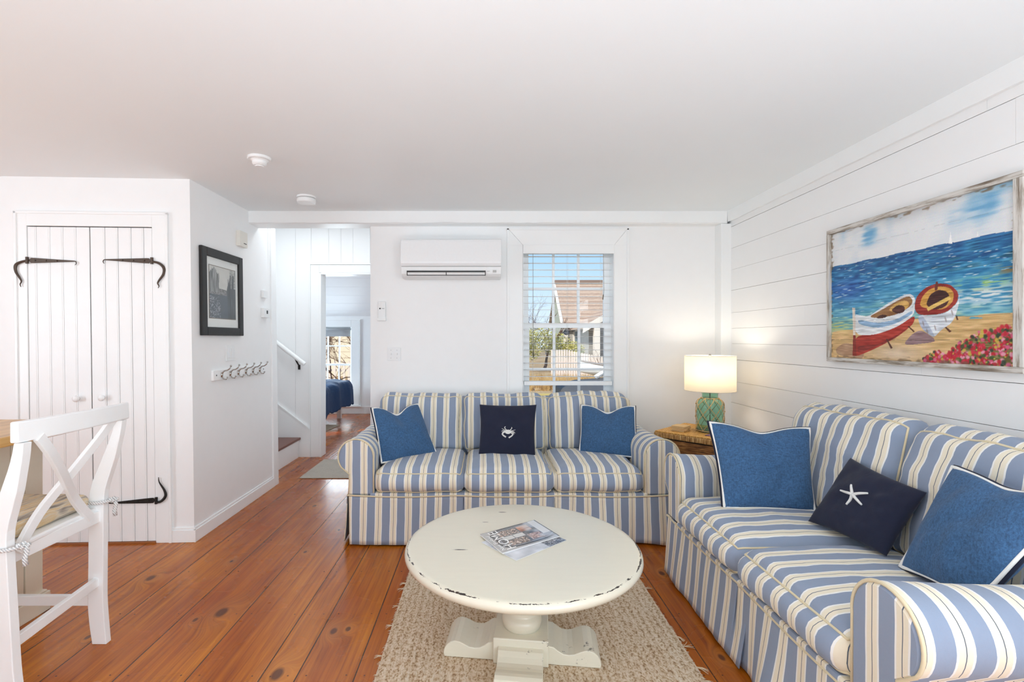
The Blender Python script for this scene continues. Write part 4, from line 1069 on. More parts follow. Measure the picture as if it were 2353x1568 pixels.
# ------------------------------------------------------------------ things on the left wall
def plate(name, label, cat, y0, y1, z0, z1, d=.007, toggles=0, mat=None):
    t = thing(name, label, cat, LW((y0+y1)/2, 0, z0))
    mb = MB(LW); mb.box(y0, y1, .0, d, z0, z1); mb.build('cover', mat or M['plastic'], t, bevel=.002)
    for i in range(toggles):
        yc = y0+(y1-y0)*(i+.5)/toggles; zc = (z0+z1)/2
        mb = MB(LW); mb.box(yc-.016, yc+.016, d, d+.003, zc-.034, zc+.034); mb.build('switch_rocker', M['glossplastic'], t, bevel=.001)
    return t
t = plate('door_chime', 'small ivory wall sensor above the black framed print', 'wall sensor', 3.575, 3.69, 1.932, 2.045, .03, mat=plain('ivory_plastic', 'e6e3da', .4))
mb = MB(LW); mb.box(3.63, 3.67, .03, .032, 1.955, 1.96); mb.build('slot', M['black'], t)
t = plate('sensor_box', 'small white box above the thermostat at the end of the left wall', 'wall sensor', 3.965, 4.04, 1.585, 1.645, .022)
t = plate('thermostat', 'white thermostat with a small dark display on the left wall', 'thermostat', 3.96, 4.065, 1.425, 1.50, .026)
mb = MB(LW); mb.box(4.005, 4.027, .026, .0275, 1.455, 1.482); mb.build('display', M['black'], t)
plate('light_switch', 'white double light switch above the coat hook rail', 'light switch', 3.41, 3.525, 1.095, 1.205, .006, 2)
hk = thing('coat_hook_rail', 'white coat rail with six metal hooks on the left wall', 'coat rack', LW(3.25, 0, .975))
mb = MB(LW); mb.box(3.225, 3.99, .0, .016, .972, 1.040); mb.build('rail', M['trim'], hk, bevel=.003)
for i in range(6):
    y = 3.325+.112*i; mb = MB(LW)
    up = [(y, .018, 1.005), (y, .024, 1.022), (y, .036, 1.032), (y, .055, 1.036), (y, .072, 1.048), (y, .080, 1.062)]
    mb.tube(up, [.0055, .005, .0045, .0042, .004, .004], 8); mb.ball((y, .081, 1.066), .007, 8)
    dn = [(y, .018, 1.012), (y, .022, .992), (y, .032, .976), (y, .046, .974), (y, .055, .984)]
    mb.tube(dn, [.0055, .005, .0045, .0042, .004], 8); mb.ball((y, .056, .988), .006, 8)
    mb.tube([(y, .016, .990), (y, .017, 1.022)], .009, 10)
    mb.build('hook', M['chrome'], hk, smooth=True)
for y in (3.262, 3.955): mb = MB(LW); mb.tube([(y, .015, 1.006), (y, .0175, 1.006)], .005, 8); mb.build('screw', M['iron'], hk)

# ------------------------------------------------------------------ back wall fittings
ac = thing('air_conditioner', 'white wall mounted air conditioner left of the window', 'air conditioner', (-.25, YB, 1.70))
ax0, ax1 = (921-1113)/1125*3.68, (1152-1113)/1125*3.68; z_t, z_b = 1.25+(779-549)/1125*3.68, 1.25+(779-636)/1125*3.66
h_ = z_t-z_b
prof = [(YB, z_t), (3.69, z_t), (3.676, z_t-.006), (3.672, z_t-.02), (3.670, z_t-.17), (3.672, z_t-.185), (3.680, z_t-.200), (3.688, z_t-.206), (YB, z_t-.206)]
mb = MB(); mb.prism(prof, 'x', ax0, ax1); mb.build('front_panel', M['glossplastic'], ac, bevel=.004)
prof = [(YB, z_t-.207), (3.692, z_t-.207), (3.694, z_t-.232), (3.70, z_t-.262), (3.725, z_b+.008), (3.75, z_b), (YB, z_b)]
mb = MB(); mb.prism(prof, 'x', ax0+.001, ax1-.001); mb.build('lower_housing', M['plastic'], ac, bevel=.004)
lx0, lx1 = (934-1113)/1125*3.68, (1116-1113)/1125*3.68
zl = 1.25-(624.5-779)/1125*3.67
mb = MB(); mb.prism([(3.688, zl+.010), (3.72, zl+.010), (3.72, zl-.025), (3.696, zl-.025)], 'x', lx0, lx1); mb.build('air_outlet', M['black'], ac)
for a, b in ((lx0+.006, (lx0+lx1)/2-.003), ((lx0+lx1)/2+.003, lx1-.006)):
    mb = MB(); mb.prism([(3.686, zl-.004), (3.690, zl-.002), (3.702, zl-.024), (3.698, zl-.026)], 'x', a, b); mb.build('louver', M['plastic'], ac)
mb = MB(); X = (1135-1113)/1125*3.68; mb.box(X-.008, X+.024-.006, 3.687, 3.70, zl-.002, zl+.014); mb.build('display', M['greyplastic'], ac)
X = (1120-1113)/1125*3.68; mb = MB(); mb.box(X-.002, X+.022-.004, 3.6875, 3.70, zl+.005, zl+.0075); mb.build('badge', M['greyplastic'], ac)
rc = thing('remote_control', 'white remote control in a holder by the opening', 'remote control', ((878-1113)/1125*3.87, YB-.01, 1.40))
rx0, rx1 = -.838, -.778; rz0, rz1 = 1.392, 1.545
mb = MB(); mb.box(rx0, rx1, YB-.024, YB-.006, rz0+.006, rz1); mb.build('body', M['plastic'], rc, bevel=.006)
mb = MB(); mb.box(rx0-.004, rx1+.004, YB-.008, YB, rz0, rz0+.11); mb.box(rx0-.004, rx1+.004, YB-.03, YB-.006, rz0, rz0+.022); mb.build('holder', M['plastic'], rc, bevel=.002)
mb = MB()
for dx, r_ in ((.018, .006), (.035, .003), (.047, .003)): mb.tube([(rx0+dx, YB-.0245, 1.488), (rx0+dx, YB-.0255, 1.488)], r_, 10)
mb.build('button', M['black'], rc)
sw = thing('light_switch', 'white double toggle switch plate on the back wall by the opening', 'light switch', (-.71, YB, 1.08))
mb = MB(); mb.box(-.765, -.660, YB-.006, YB, 1.078, 1.180); mb.build('cover', M['glossplastic'], sw, bevel=.002)
for x in (-.737, -.690):
    mb = MB(); mb.box(x-.005, x+.005, YB-.016, YB-.005, 1.122, 1.138); mb.build('toggle', M['plastic'], sw, bevel=.002)
    for z in (1.098, 1.160): mb = MB(); mb.tube([(x, YB-.0055, z), (x, YB-.0075, z)], .0028, 8); mb.build('screw', M['greyplastic'], sw)
# venetian blind
vb = thing('venetian_blind', 'white wooden venetian blind lowered over the window with open slats', 'blind', (.66, YB+.03, .88))
hx0, hx1 = WX0+.004, WX1-.004
mb = MB(); mb.box(hx0-.006, hx1+.006, YB-.022, YB-.010, 1.921, 1.992); mb.box(hx0, hx1, YB-.010, YB+.05, 1.945, 1.985); mb.build('headrail', M['trim'], vb, bevel=.003)
mb = MB(); zt_ = 1.925; zbm = 1.25-(886-779)/1125*3.88
nsl = 19; sp_ = (zt_-zbm-.035)/nsl
def slat_z(i): return zt_-sp_*i-.02
for i in range(nsl):
    z = slat_z(i); x0_ = hx0+.004; x1_ = hx1-.004; tilt = .0004; y0_, y1_ = YB+.008, YB+.056
    vs_ = [(x0_, y0_, z-tilt), (x1_, y0_, z-tilt), (x1_, y1_, z+tilt), (x0_, y1_, z+tilt)]
    mb.add([(a, b, c+.0011) for a, b, c in vs_]+[(a, b, c-.0011) for a, b, c in vs_], [(0, 1, 2, 3), (7, 6, 5, 4), (0, 4, 5, 1), (1, 5, 6, 2), (2, 6, 7, 3), (3, 7, 4, 0)])
sl = G('white_slats'); a1 = sl.n('BsdfDiffuse'); a2 = sl.n('BsdfTranslucent'); a3 = sl.n('MixShader'); a3.inputs[0].default_value = .4
sl.set(a1.inputs[0], lin('f6f6f5')); sl.set(a2.inputs[0], lin('f6f6f5')); sl.t.links.new(a1.outputs[0], a3.inputs[1]); sl.t.links.new(a2.outputs[0], a3.inputs[2]); sl.t.links.new(a3.outputs[0], sl.out.inputs[0])
mb.build('slats', sl.m, vb)
mb = MB(); mb.box(hx0+.004, hx1-.004, YB+.004, YB+.06, zbm, zbm+.032); mb.build('bottom_rail', M['trim'], vb, bevel=.003)
mb = MB()
for x in (.385, .66, .93):
    for y in (YB+.006, YB+.058): mb.tube([(x, y, 1.95), (x, y, zbm+.03)], .0008, 5)
mb.build('ladder_cord', plain('blind_cord', 'c9c6c0', .7), vb)
mb = MB(); mb.tube([(.94, YB-.004, 1.93), (.945, YB-.004, 1.62), (.94, YB-.004, 1.585)], .0013, 6); mb.tube([(.94, YB-.004, 1.60), (.935, YB-.004, 1.56)], .004, 8); mb.build('pull_cord', plain('pull_cord', '6a6258', .6), vb)
mb = MB(); mb.tube([(.385, YB-.002, 1.93), (.387, YB-.002, 1.14)], .0011, 6); mb.lathe([(.002, 1.165), (.006, 1.14), (.007, 1.125), (.003, 1.10)], .387, YB-.002, 10); mb.build('tassel', plain('green_tassel', '5a5a3a', .6), vb)

# smoke detectors
sd = thing('smoke_detector', 'white ceiling smoke detector nearer the camera, stepped dome', 'smoke detector', (-1.222, 2.66, CE))
mb = MB(); mb.lathe([(.060, CE), (.061, CE-.010), (.058, CE-.014), (.045, CE-.016)], -1.222, 2.66, 32); mb.build('base', M['plastic'], sd, smooth=False)
mb = MB(); mb.lathe([(.048, CE-.014), (.038, CE-.022), (.037, CE-.036), (.030, CE-.044), (.022, CE-.046), (.021, CE-.050), (.001, CE-.050)], -1.222, 2.66, 32); mb.build('sensor_head', M['plastic'], sd)
sd = thing('smoke_detector', 'white drum shaped ceiling detector nearest the opening', 'smoke detector', (-1.232, 3.39, CE))
mb = MB(); mb.lathe([(.064, CE), (.065, CE-.008), (.062, CE-.012)], -1.232, 3.39, 32); mb.build('base', M['plastic'], sd)
mb = MB(); mb.lathe([(.058, CE-.012), (.058, CE-.018)], -1.232, 3.39, 32); mb.build('vent_ring', M['greyplastic'], sd)
mb = MB(); mb.lathe([(.062, CE-.018), (.064, CE-.024), (.063, CE-.040), (.058, CE-.045), (.001, CE-.047)], -1.232, 3.39, 32); mb.build('sensor_head', M['plastic'], sd)

# ------------------------------------------------------------------ magazines
TZ = .4368
def mag(name, label, corner, ex, ey, w_, h_, z, th, group):
    """corner = top-left of the cover as read; ex = reading direction, ey = down the page"""
    ex = Vector((*ex, 0)).normalized(); ey = Vector((*ey, 0)).normalized(); c = Vector((*corner, z))
    t = thing(name, label, 'magazine', c+ex*w_/2+ey*h_/2, group=group)
    f = lambda u, v, zz: tuple(c+ex*u+ey*v+Vector((0, 0, zz)))
    mb = MB(f); mb.box(.001, w_-.001, .001, h_-.001, 0, th-.0006); mb.build('pages', plain('magazine_pages', 'e9e8e6', .6), t, bevel=.001)
    return t, f
def cover_img():
    H, W = 190, 136; rng = np.random.default_rng(3); X, Y = np.meshgrid((np.arange(W)+.5)/W, (np.arange(H)+.5)/H)
    # Y: 0 = bottom of the page as read
    img = np.array([176, 174, 171])/255*np.ones((H, W, 3))
    n2 = smooth_noise(rng, H, W, 60, 46); n1 = smooth_noise(rng, H, W, 10, 8)
    def oval(cx, cy, rx, ry, col):
        m = (((X-cx)/rx)**4+((Y-cy)/ry)**4 < 1); img[m] = np.array(col)/255; return m
    oval(.52, .42, .47, .50, (58, 56, 56)); oval(.52, .42, .41, .44, (150, 152, 158)); oval(.52, .42, .385, .42, (88, 84, 84))
    for (x0_, x1_) in ((.16, .40), (.62, .86)):
        m = (X > x0_) & (X < x1_) & (Y > .45) & (Y < .78)
        c = lerpc([(0, (40, 34, 32)), (.4, (120, 100, 88)), (.7, (196, 172, 156)), (1, (220, 206, 196))], n2); img[m] = c[m]
    m = (X > .43) & (X < .59) & (Y > .42) & (Y < .78) & (abs(Y-.60) > .006); img[m] = np.array([206, 204, 200])/255
    m = (X > .62) & (X < .88) & (Y > .22) & (Y < .42); c = lerpc([(0, (120, 60, 36)), (.5, (196, 128, 92)), (1, (232, 200, 180))], smooth_noise(rng, H, W, 8, 30)); img[m] = c[m]
    m = (X > .18) & (X < .45) & (Y > .18) & (Y < .40); img[m] = (np.array([170, 140, 130])/255+(n2[..., None]-.5)*.5)[m]
    fade = np.clip((.40-Y)*3+(n1-.5)*1.2, 0, 1)[..., None]*.75; img = img*(1-fade)+np.array([206, 212, 220])/255*fade
    m = (X > .30) & (Y < .16); img[m] = np.array([222, 222, 221])/255
    b = (Y < .02) | (X > .985); img[b] = np.array([96, 94, 88])/255
    return np.clip(img, 0, 1)
def back_img():
    H, W = 120, 90; rng = np.random.default_rng(8); X, Y = np.meshgrid((np.arange(W)+.5)/W, (np.arange(H)+.5)/H)
    img = np.array([205, 208, 214])/255*np.ones((H, W, 3)); n = smooth_noise(rng, H, W, 12, 9); img += (n[..., None]-.5)*.18
    m = (X > .72) & (Y < .35); img[m] = (np.array([120, 122, 130])/255+(smooth_noise(rng, H, W, 60, 40)[..., None]-.5)*.6)[m]
    m = (abs(X-.1-.2*Y) < .006) | (abs(Y-.8) < .004); img[m] = np.array([150, 156, 170])/255
    return np.clip(img, 0, 1)
m2, f2 = mag('magazine', 'pale blue grey magazine lying underneath the other on the round table', (-.012, 1.948), (.80, -1.0), (.216, .182), .205, .280, TZ, .0035, None)
f_ = f2; canvas('cover', back_img(), f_(0, .280, .0037), f_(.205, .280, .0037), f_(0, 0, .0037), .25, m2, coat=.5)
m1, f1 = mag('magazine', 'grey home magazine with a mushroom tray cover on top on the round table', (.068, 1.835), (-.084, .171), (.2415, .162), .195, .288, TZ+.0042, .006, None)
canvas('cover', cover_img(), f1(0, .288, .0062), f1(.195, .288, .0062), f1(0, 0, .0062), .25, m1, coat=.6)
wh = plain('white_print', 'f2f2f0', .4)
def text(body, size, u, v, parent, f, name, mat, xs=1.0, lift=.0066):
    cu = bpy.data.curves.new(name, 'FONT'); cu.body = body; cu.size = size; cu.align_x = 'CENTER'; cu.resolution_u = 3; cu.extrude = 0.00008
    o = bpy.data.objects.new(name, cu); C.objects.link(o)
    dg = bpy.context.evaluated_depsgraph_get(); me = bpy.data.meshes.new_from_object(o.evaluated_get(dg)); bpy.data.objects.remove(o)
    off = Vector(OFF[parent.name]); 
    for vtx in me.vertices: vtx.co = Vector(f(u+vtx.co.x*xs, v-vtx.co.y, lift+vtx.co.z))-off
    me.materials.clear(); me.materials.append(mat); o = bpy.data.objects.new(name, me); C.objects.link(o); o.parent = parent; OFF[o.name] = OFF[parent.name]
    return o
text('HOME', .064, .098, .074, m1, f1, 'title', wh, xs=1.0)
text('New England', .026, .088, .026, m1, f1, 'subtitle', wh, xs=1.05)

# ------------------------------------------------------------------ rugs
def jute_mat():
    g = G('braided_jute'); o = g.obj(); xyz = g.xyz(o)
    wv = g.math('SINE', g.math('MULTIPLY', g.math('ADD', xyz[0], g.math('MULTIPLY', g.noise(o, 6, 2), .012)), 2*math.pi/.030))
    zig = g.n('TexNoise'); zig.inputs['Scale'].default_value = 1.0; g.set(zig.inputs['Vector'], g.mapv(o, (150, 90, 50))); zig.inputs['Detail'].default_value = 4
    n1 = zig.outputs[0]; n2 = g.noise(g.mapv(o, (4, 1.2, 1)), 1.0, 3); n3 = g.noise(o, 420, 2, .8)
    n4 = g.noise(g.mapv(o, (38, 3, 1)), 1.0, 2)
    n1 = g.math('ADD', n1, g.math('MULTIPLY', wv, .045))
    c = g.ramp(n1, [(.30, lin('a08466')), (.40, lin('cdb594')), (.50, lin('e6d8c0')), (.66, lin('f6efe2'))])
    c = g.mix(g.math('MULTIPLY', n2, .35), c, g.mix(1.0, c, lin('e0b98a'), 'MULTIPLY'))
    c = g.mix(g.math('MULTIPLY', n4, .5), c, g.mix(1.0, c, lin('c9b294'), 'MULTIPLY'))
    sp = g.math('MULTIPLY', g.step(n3, .62, .70), .5); c = g.mix(sp, c, lin('6b4f33'))
    h = g.math('ADD', g.math('MULTIPLY', wv, .25), g.math('ADD', g.math('MULTIPLY', n1, 1.0), g.math('MULTIPLY', n3, .5)))
    g.bsdf(c, .95, 0, g.bump(h, .8, .006)); return g.m
M['jute'] = jute_mat()
RX0, RX1, RY0, RY1 = -.40, .803, .95, 2.62
rug = thing('area_rug', 'natural braided jute rug under the round coffee table', 'rug', (.2, 1.8, 0))
mb = MB()
def rfn(u, v):
    x = RX0+(RX1-RX0)*u; y = RY0+(RY1-RY0)*v
    x += .004*mnoise.noise(Vector((y*9, 2, 5)))*(1 if u in (0.0, 1.0) else .3)
    return (x, y, .011+.0015*math.sin(x*2*math.pi/.030)+.0008*mnoise.noise(Vector((x*60, y*60, 0))))
mb.grid(rfn, 240, 60)
pr = [(RX0, RY0), (RX1, RY0), (RX1, RY1), (RX0, RY1)]
mb.prism(pr, 'z', .001, .009); mb.build('weave', M['jute'], rug, smooth=True)
fr = plain('jute_fringe', 'd0bfa2', .95); mb = MB(); random.seed(12)
for sx, X in ((1, RX1), (-1, RX0)):
    for _ in range(130):
        y = random.uniform(RY0+.02, RY1-.02); L = random.uniform(.003, .012) if random.random() < .9 else random.uniform(.025, .045)
        a = random.uniform(-.8, .8)
        tb_ = MB() if L > .02 else mb
        for q in range(1 if L < .02 else 6):
            b = a+random.uniform(-.5, .5)
            tb_.tube([(X-sx*.004, y, .009), (X+sx*L*.5*math.cos(b), y+L*.5*math.sin(b), .008), (X+sx*L*math.cos(b), y+L*math.sin(b*1.3), .004)], [.0010, .0009, .0005], 4)
        if L > .02: tb_.build('tassel', fr, rug)
fz = mb.build('fuzz', fr, rug); fz['kind'] = 'stuff'
def mat_m(name, a, b):
    g = G(name); o = g.obj(); n1 = g.noise(g.mapv(o, (60, 120, 60)), 1.0, 4, .7); n2 = g.noise(o, 9, 3)
    c = g.mix(n2, g.ramp(n1, [(.3, lin(a)), (.7, lin(b))]), lin(b)); g.bsdf(c, .95, 0, g.bump(n1, .6, .003)); return g.m
mb = MB(); mb.box(-1.655, -.96, 4.375, 5.05, .0005, .008)
tag(mb.build('door_mat', mat_m('grey_mat', '8f867a', 'b5ada1'), None, origin=(-1.3, 4.7, 0), bevel=.003), 'flat grey beige mat in front of the bedroom doorway', 'door mat')

# ------------------------------------------------------------------ wicker side table, lamp and small things
def wicker(name, c1, c2, c3, axis='z'):
    g = G(name); o = g.obj(); xyz = g.xyz(o)
    s1 = (14, 14, 170) if axis == 'z' else (160, 160, 12) if axis == 'v' else (26, 120, 60)
    n1 = g.noise(g.mapv(o, s1), 1.0, 3, .6); n2 = g.noise(o, 10, 3)
    chk = g.n('TexChecker'); chk.inputs['Scale'].default_value = 1; g.set(chk.inputs['Vector'], g.mapv(o, (70, 90, 70)))
    c = g.ramp(n1, [(.32, lin(c1)), (.5, lin(c2)), (.68, lin(c3))])
    if axis == 't': c = g.mix(g.math('MULTIPLY', chk.outputs[1], .35), c, lin(c1))
    h = g.math('ADD', n1, g.math('MULTIPLY', chk.outputs[1], .35 if axis == 't' else 0)); g.bsdf(c, .55, 0, g.bump(h, .9, .004)); return g.m
SC = (1.54, 3.46); A45 = math.radians(43)
stt = thing('side_table', 'square golden wicker side table standing in the corner between both sofas', 'side table', (*SC, 0), (0, 0, A45))
wt, wv_, wbd = wicker('wicker_top', 'a8742f', 'd29c48', 'e8bd72', 't'), wicker('wicker_edge', '6a4524', 'b98a4c', 'e0bd84', 'v'), wicker('wicker_body', '4f3019', '8a5a2d', 'b8834a', 'z')
mb = MB(); mb.box(-.235, .235, -.235, .235, .592, .600); mb.build('top_panel', wt, stt, bevel=.003)
mb = MB(); mb.box(-.24, .24, -.24, .24, .556, .592); mb.build('lid', wv_, stt, bevel=.006)
mb = MB(); mb.box(-.222, .222, -.222, .222, .548, .557); mb.cur = 0; mb.build('lid_gap', M['black'], stt)
mb = MB(); mb.box(-.228, .228, -.228, .228, .05, .548); mb.build('body', wbd, stt, bevel=.008)
for a in (-1, 1):
    for b in (-1, 1):
        mb = MB(); mb.box(a*.20-.02, a*.20+.02, b*.20-.02, b*.20+.02, 0, .05); mb.build('foot', wbd, stt, bevel=.003)
# lamp
LX, LY = 1.585, 3.44; LZ = .6005
lp = thing('table_lamp', 'lit table lamp with white drum shade and netted green glass jar base', 'lamp', (LX, LY, LZ))
gg = G('green_glass'); o_ = gg.obj()
nd = gg.bsdf(lin('cdf3e2'), .04, 0, gg.bump(gg.noise(o_, 14, 2), .15, .004), IOR=1.25, Transmission_Weight=.93)
prof = [(.001, 0), (.080, 0), (.087, .006), (.088, .02), (.085, .03), (.087, .045), (.088, .10), (.088, .185), (.084, .205), (.070, .224), (.055, .232), (.052, .238), (.052, .262), (.055, .268), (.052, .272)]
mb = MB(); mb.lathe([(r, LZ+z) for r, z in prof], LX, LY, 48)
inn = [(r-.004, LZ+z+(.006 if z < .01 else 0)) for r, z in prof[1:]]
mb.lathe(inn[::-1]+[(.001, LZ+.006)], LX, LY, 48, cap=False)
mb.build('glass_jar', gg.m, lp, smooth=True)
def jr(z):
    zs2 = [p[1] for p in prof]; rs = [p[0] for p in prof]; return float(np.interp(z, zs2[1:], rs[1:]))+.0035
rope = plain('jute_net_rope', 'c9a56c', .85, 0, .5, 200); mb = MB(); NS = 7
for k_ in range(NS):
    for sg in (-1, 1):
        pts = []
        for i in range(41):
            z = .012+.222*i/40; a = 2*math.pi*k_/NS+sg*(i/40)*2*math.pi*2.0/NS+.2
            r_ = jr(z)+.001; pts.append((LX+r_*math.cos(a), LY+r_*math.sin(a), LZ+z))
        mb.tube(pts, .0021, 6)
for j in range(6):
    for k_ in range(NS):
        i = 40*j/5; z = .012+.222*i/40; a = 2*math.pi*k_/NS+(j/5)*2*math.pi*2.0/NS+.2; r_ = jr(z)+.002
        mb.ball((LX+r_*math.cos(a), LY+r_*math.sin(a), LZ+z), .0048, 6)
for z in (.234, .010):
    r_ = jr(z)+.001; mb.tube([(LX+r_*math.cos(a), LY+r_*math.sin(a), LZ+z) for a in [2*math.pi*i/36 for i in range(36)]], .0025, 6, closed=True)
mb.build('rope_net', rope, lp, smooth=True)
mb = MB(); mb.lathe([(.054, LZ+.272), (.055, LZ+.276), (.02, LZ+.280), (.010, LZ+.284), (.010, LZ+.315), (.016, LZ+.32), (.016, LZ+.36)], LX, LY, 24)
mb.tube([(LX, LY, LZ+.01), (LX, LY, LZ+.272)], .004, 8)
S0, S1 = LZ+.287, LZ+.530
mb.tube([(LX-.0, LY, LZ+.36), (LX-.045, LY, LZ+.40), (LX-.04, LY, LZ+.47), (LX, LY, S1-.012), (LX+.04, LY, LZ+.47), (LX+.045, LY, LZ+.40), (LX, LY, LZ+.36)], .0025, 6)
for a in (0, 2.1, 4.2): mb.tube([(LX, LY, S1-.012), (LX+.163*math.cos(a), LY+.163*math.sin(a), S1-.006)], .002, 6)
mb.build('fitting', M['chrome'], lp, smooth=True)
mb = MB(); mb.ball((LX, LY, S1+.004), .009, 12); mb.build('finial', M['chrome'], lp, smooth=True)
rim_m = plain('shade_rim', 'dcd8cc', .7); sg_ = G('linen_shade'); df = sg_.n('BsdfDiffuse'); tl = sg_.n('BsdfTranslucent'); mx = sg_.n('MixShader'); mx.inputs[0].default_value = .5
sg_.set(df.inputs[0], lin('f6f1e6')); sg_.set(tl.inputs[0], lin('fdf4e2')); em = sg_.n('Emission'); sg_.set(em.inputs[0], lin('fff1d4')); em.inputs[1].default_value = .22; ad = sg_.n('AddShader')
sg_.t.links.new(df.outputs[0], mx.inputs[1]); sg_.t.links.new(tl.outputs[0], mx.inputs[2]); sg_.t.links.new(mx.outputs[0], ad.inputs[0]); sg_.t.links.new(em.outputs[0], ad.inputs[1]); sg_.t.links.new(ad.outputs[0], sg_.out.inputs[0])
mb = MB(); mb.lathe([(.166, S0), (.1655, S1)], LX, LY, 64, cap=False); sh = mb.build('lamp_shade', sg_.m, lp, smooth=True, solid=.0015)
for z in (S0, S1):
    mb = MB(); mb.tube([(LX+.1655*math.cos(2*math.pi*i/64), LY+.1655*math.sin(2*math.pi*i/64), z) for i in range(64)], .0018, 6, closed=True); mb.build('rim', rim_m, sh, smooth=True)
bg_ = G('lit_bulb'); em = bg_.n('Emission'); sg_.set(em.inputs[0], lin('ffe9c4')); em.inputs[1].default_value = 8; bg_.t.links.new(em.outputs[0], bg_.out.inputs[0])
mb = MB(); mb.ball((LX, LY, LZ+.40), .026, 16, 1.25); mb.build('bulb', bg_.m, lp, smooth=True)
pl_ = bpy.data.lights.new('lamp_glow', 'POINT'); pl_.energy = 3.6; pl_.color = (1, .90, .76); pl_.shadow_soft_size = .04
po = bpy.data.objects.new('lamp_glow', pl_); C.objects.link(po); po.location = (LX+.0, LY, LZ+.455)
# coasters: a little stack of square wooden ones
wood_c = wwood('coaster_wood', 'y')
cst = plain('coaster_birch', 'cfae7c', .7, 0, .4, 60); random.seed(3)
for i in range(4):
    a = random.uniform(-.25, .25)+.9; cx_, cy_2 = 1.385+random.uniform(-.004, .004), 3.46+random.uniform(-.004, .004); z = .6005+i*.0095
    ca2, sa2 = math.cos(a), math.sin(a)
    mb = MB(lambda x, y, zz: (cx_+ca2*x-sa2*y, cy_2+sa2*x+ca2*y, zz)); s_ = .048
    mb.prism([(-s_, -s_*.95), (-s_*.3, -s_*1.04), (s_, -s_), (s_*1.05, s_*.2), (s_*.97, s_), (-s_*.2, s_*1.03), (-s_*1.02, s_*.96)], 'z', z, z+.009)
    tag(mb.build('coaster', cst, None, origin=(cx_, cy_2, z), bevel=.0012), ['rough edged wooden coaster at the bottom of the stack', 'second wooden coaster from the bottom of the stack', 'third wooden coaster from the bottom of the stack', 'rough edged wooden coaster on top of the stack'][i], 'coaster', 'wooden coasters on the side table')
def starfish(label, x, y, r_, rot, col, base_z=.6005):
    mb = MB(); n = 50; vs_ = [(x, y, base_z+.018)]; fs_ = []
    rings = 6
    for j in range(1, rings+1):
        for i in range(n):
            a = 2*math.pi*i/n+rot; t = (math.cos(5*(a-rot))+1)/2; R_ = r_*(.32+.68*t**1.6); f = j/rings
            z = base_z+.002+.016*(1-f)**.8+(.003 if t > .8 else 0)*(1-f)
            vs_.append((x+R_*f*math.cos(a), y+R_*f*math.sin(a), z+.002*mnoise.noise(Vector((a*6, j, 1)))))
    for i in range(n): fs_.append((0, 1+i, 1+(i+1) % n))
    for j in range(1, rings):
        for i in range(n): fs_.append((1+(j-1)*n+i, 1+j*n+i, 1+j*n+(i+1) % n, 1+(j-1)*n+(i+1) % n))
    b = len(vs_); vs_ += [(vs_[1+(rings-1)*n+i][0], vs_[1+(rings-1)*n+i][1], base_z) for i in range(n)]
    for i in range(n): fs_.append((1+(rings-1)*n+i, b+i, b+(i+1) % n, 1+(rings-1)*n+(i+1) % n))
    fs_.append(tuple(range(b, b+n))[::-1])
    mb.add(vs_, fs_); tag(mb.build('starfish', col, None, smooth=True, origin=(x, y, base_z)), label, 'starfish', None)
pur = G('purple_starfish_shell'); o_ = pur.obj(); n_p = pur.noise(o_, 120, 3)
pur.bsdf(pur.ramp(n_p, [(.35, lin('33182f')), (.55, lin('744a6c')), (.7, lin('b79bb0'))]), .35, 0, pur.bump(n_p, .8, .004))
starfish('purple dried starfish in front of the green glass lamp base', 1.525, 3.265, .052, .3, pur.m)
starfish('small dark starfish by the right corner of the side table', 1.735, 3.42, .038, 1.0, pur.m)

# ------------------------------------------------------------------ counter stool
cs = thing('counter_stool', 'white wooden counter stool with cross back and striped seat cushion', 'stool', (-1.77, 1.80, 0))
prof_r = [(.916, -1.511, -1.481), (.87, -1.522, -1.487), (.83, -1.536, -1.496), (.76, -1.565, -1.512), (.695, -1.592, -1.533), (.644, -1.612, -1.550), (.59, -1.619, -1.557), (.50, -1.619, -1.558), (.324, -1.620, -1.559), (.20, -1.622, -1.560), (.146, -1.622, -1.558), (.08, -1.616, -1.553), (0.0, -1.604, -1.546)]
def xc(z):
    zs3 = [p[0] for p in prof_r][::-1]; return float(np.interp(z, zs3, [(p[1]+p[2])/2 for p in prof_r][::-1]))
YL, YR = 1.580, 2.015
def dsh(y, z): return (.065-.058*min(1, z/.916))*(YR-y)/(YR-YL)
for y0_, y1_ in ((YR-.014, YR+.014), (YL-.016, YL+.016)):
    mb = MB(); ym = (y0_+y1_)/2
    zz = np.linspace(.916, 0, 30); zs3 = [p[0] for p in prof_r][::-1]
    lo = np.interp(zz, zs3, [p[1] for p in prof_r][::-1]); hi = np.interp(zz, zs3, [p[2] for p in prof_r][::-1])
    poly = [(a+dsh(ym, z), z) for a, z in zip(lo, zz)]+[(a+dsh(ym, z), z) for a, z in list(zip(hi, zz))[::-1]]
    mb.prism(poly, 'y', y0_, y1_); mb.build('back_leg', M['chair'], cs, bevel=.0025)
mb = MB(); n = 16; vs_ = []; fs_ = []
for i in range(n+1):
    y = 1.555+.492*i/n; t = 2*i/n-1; xb = -1.497-.018*(t*t-1)*-1*0+.016*(1-t*t); 
    zt2 = .985; zb2 = .917
    vs_ += [(xb-.012, y, zb2), (xb+.014, y, zb2), (xb+.012, y, zt2), (xb-.012, y, zt2)]
for i in range(n):
    for j in range(4): fs_.append((i*4+j, (i+1)*4+j, (i+1)*4+(j+1) % 4, i*4+(j+1) % 4))
fs_ += [(0, 1, 2, 3), (n*4+3, n*4+2, n*4+1, n*4)]
mb.add(vs_, fs_); mb.build('top_rail', M['chair'], cs, bevel=.005)
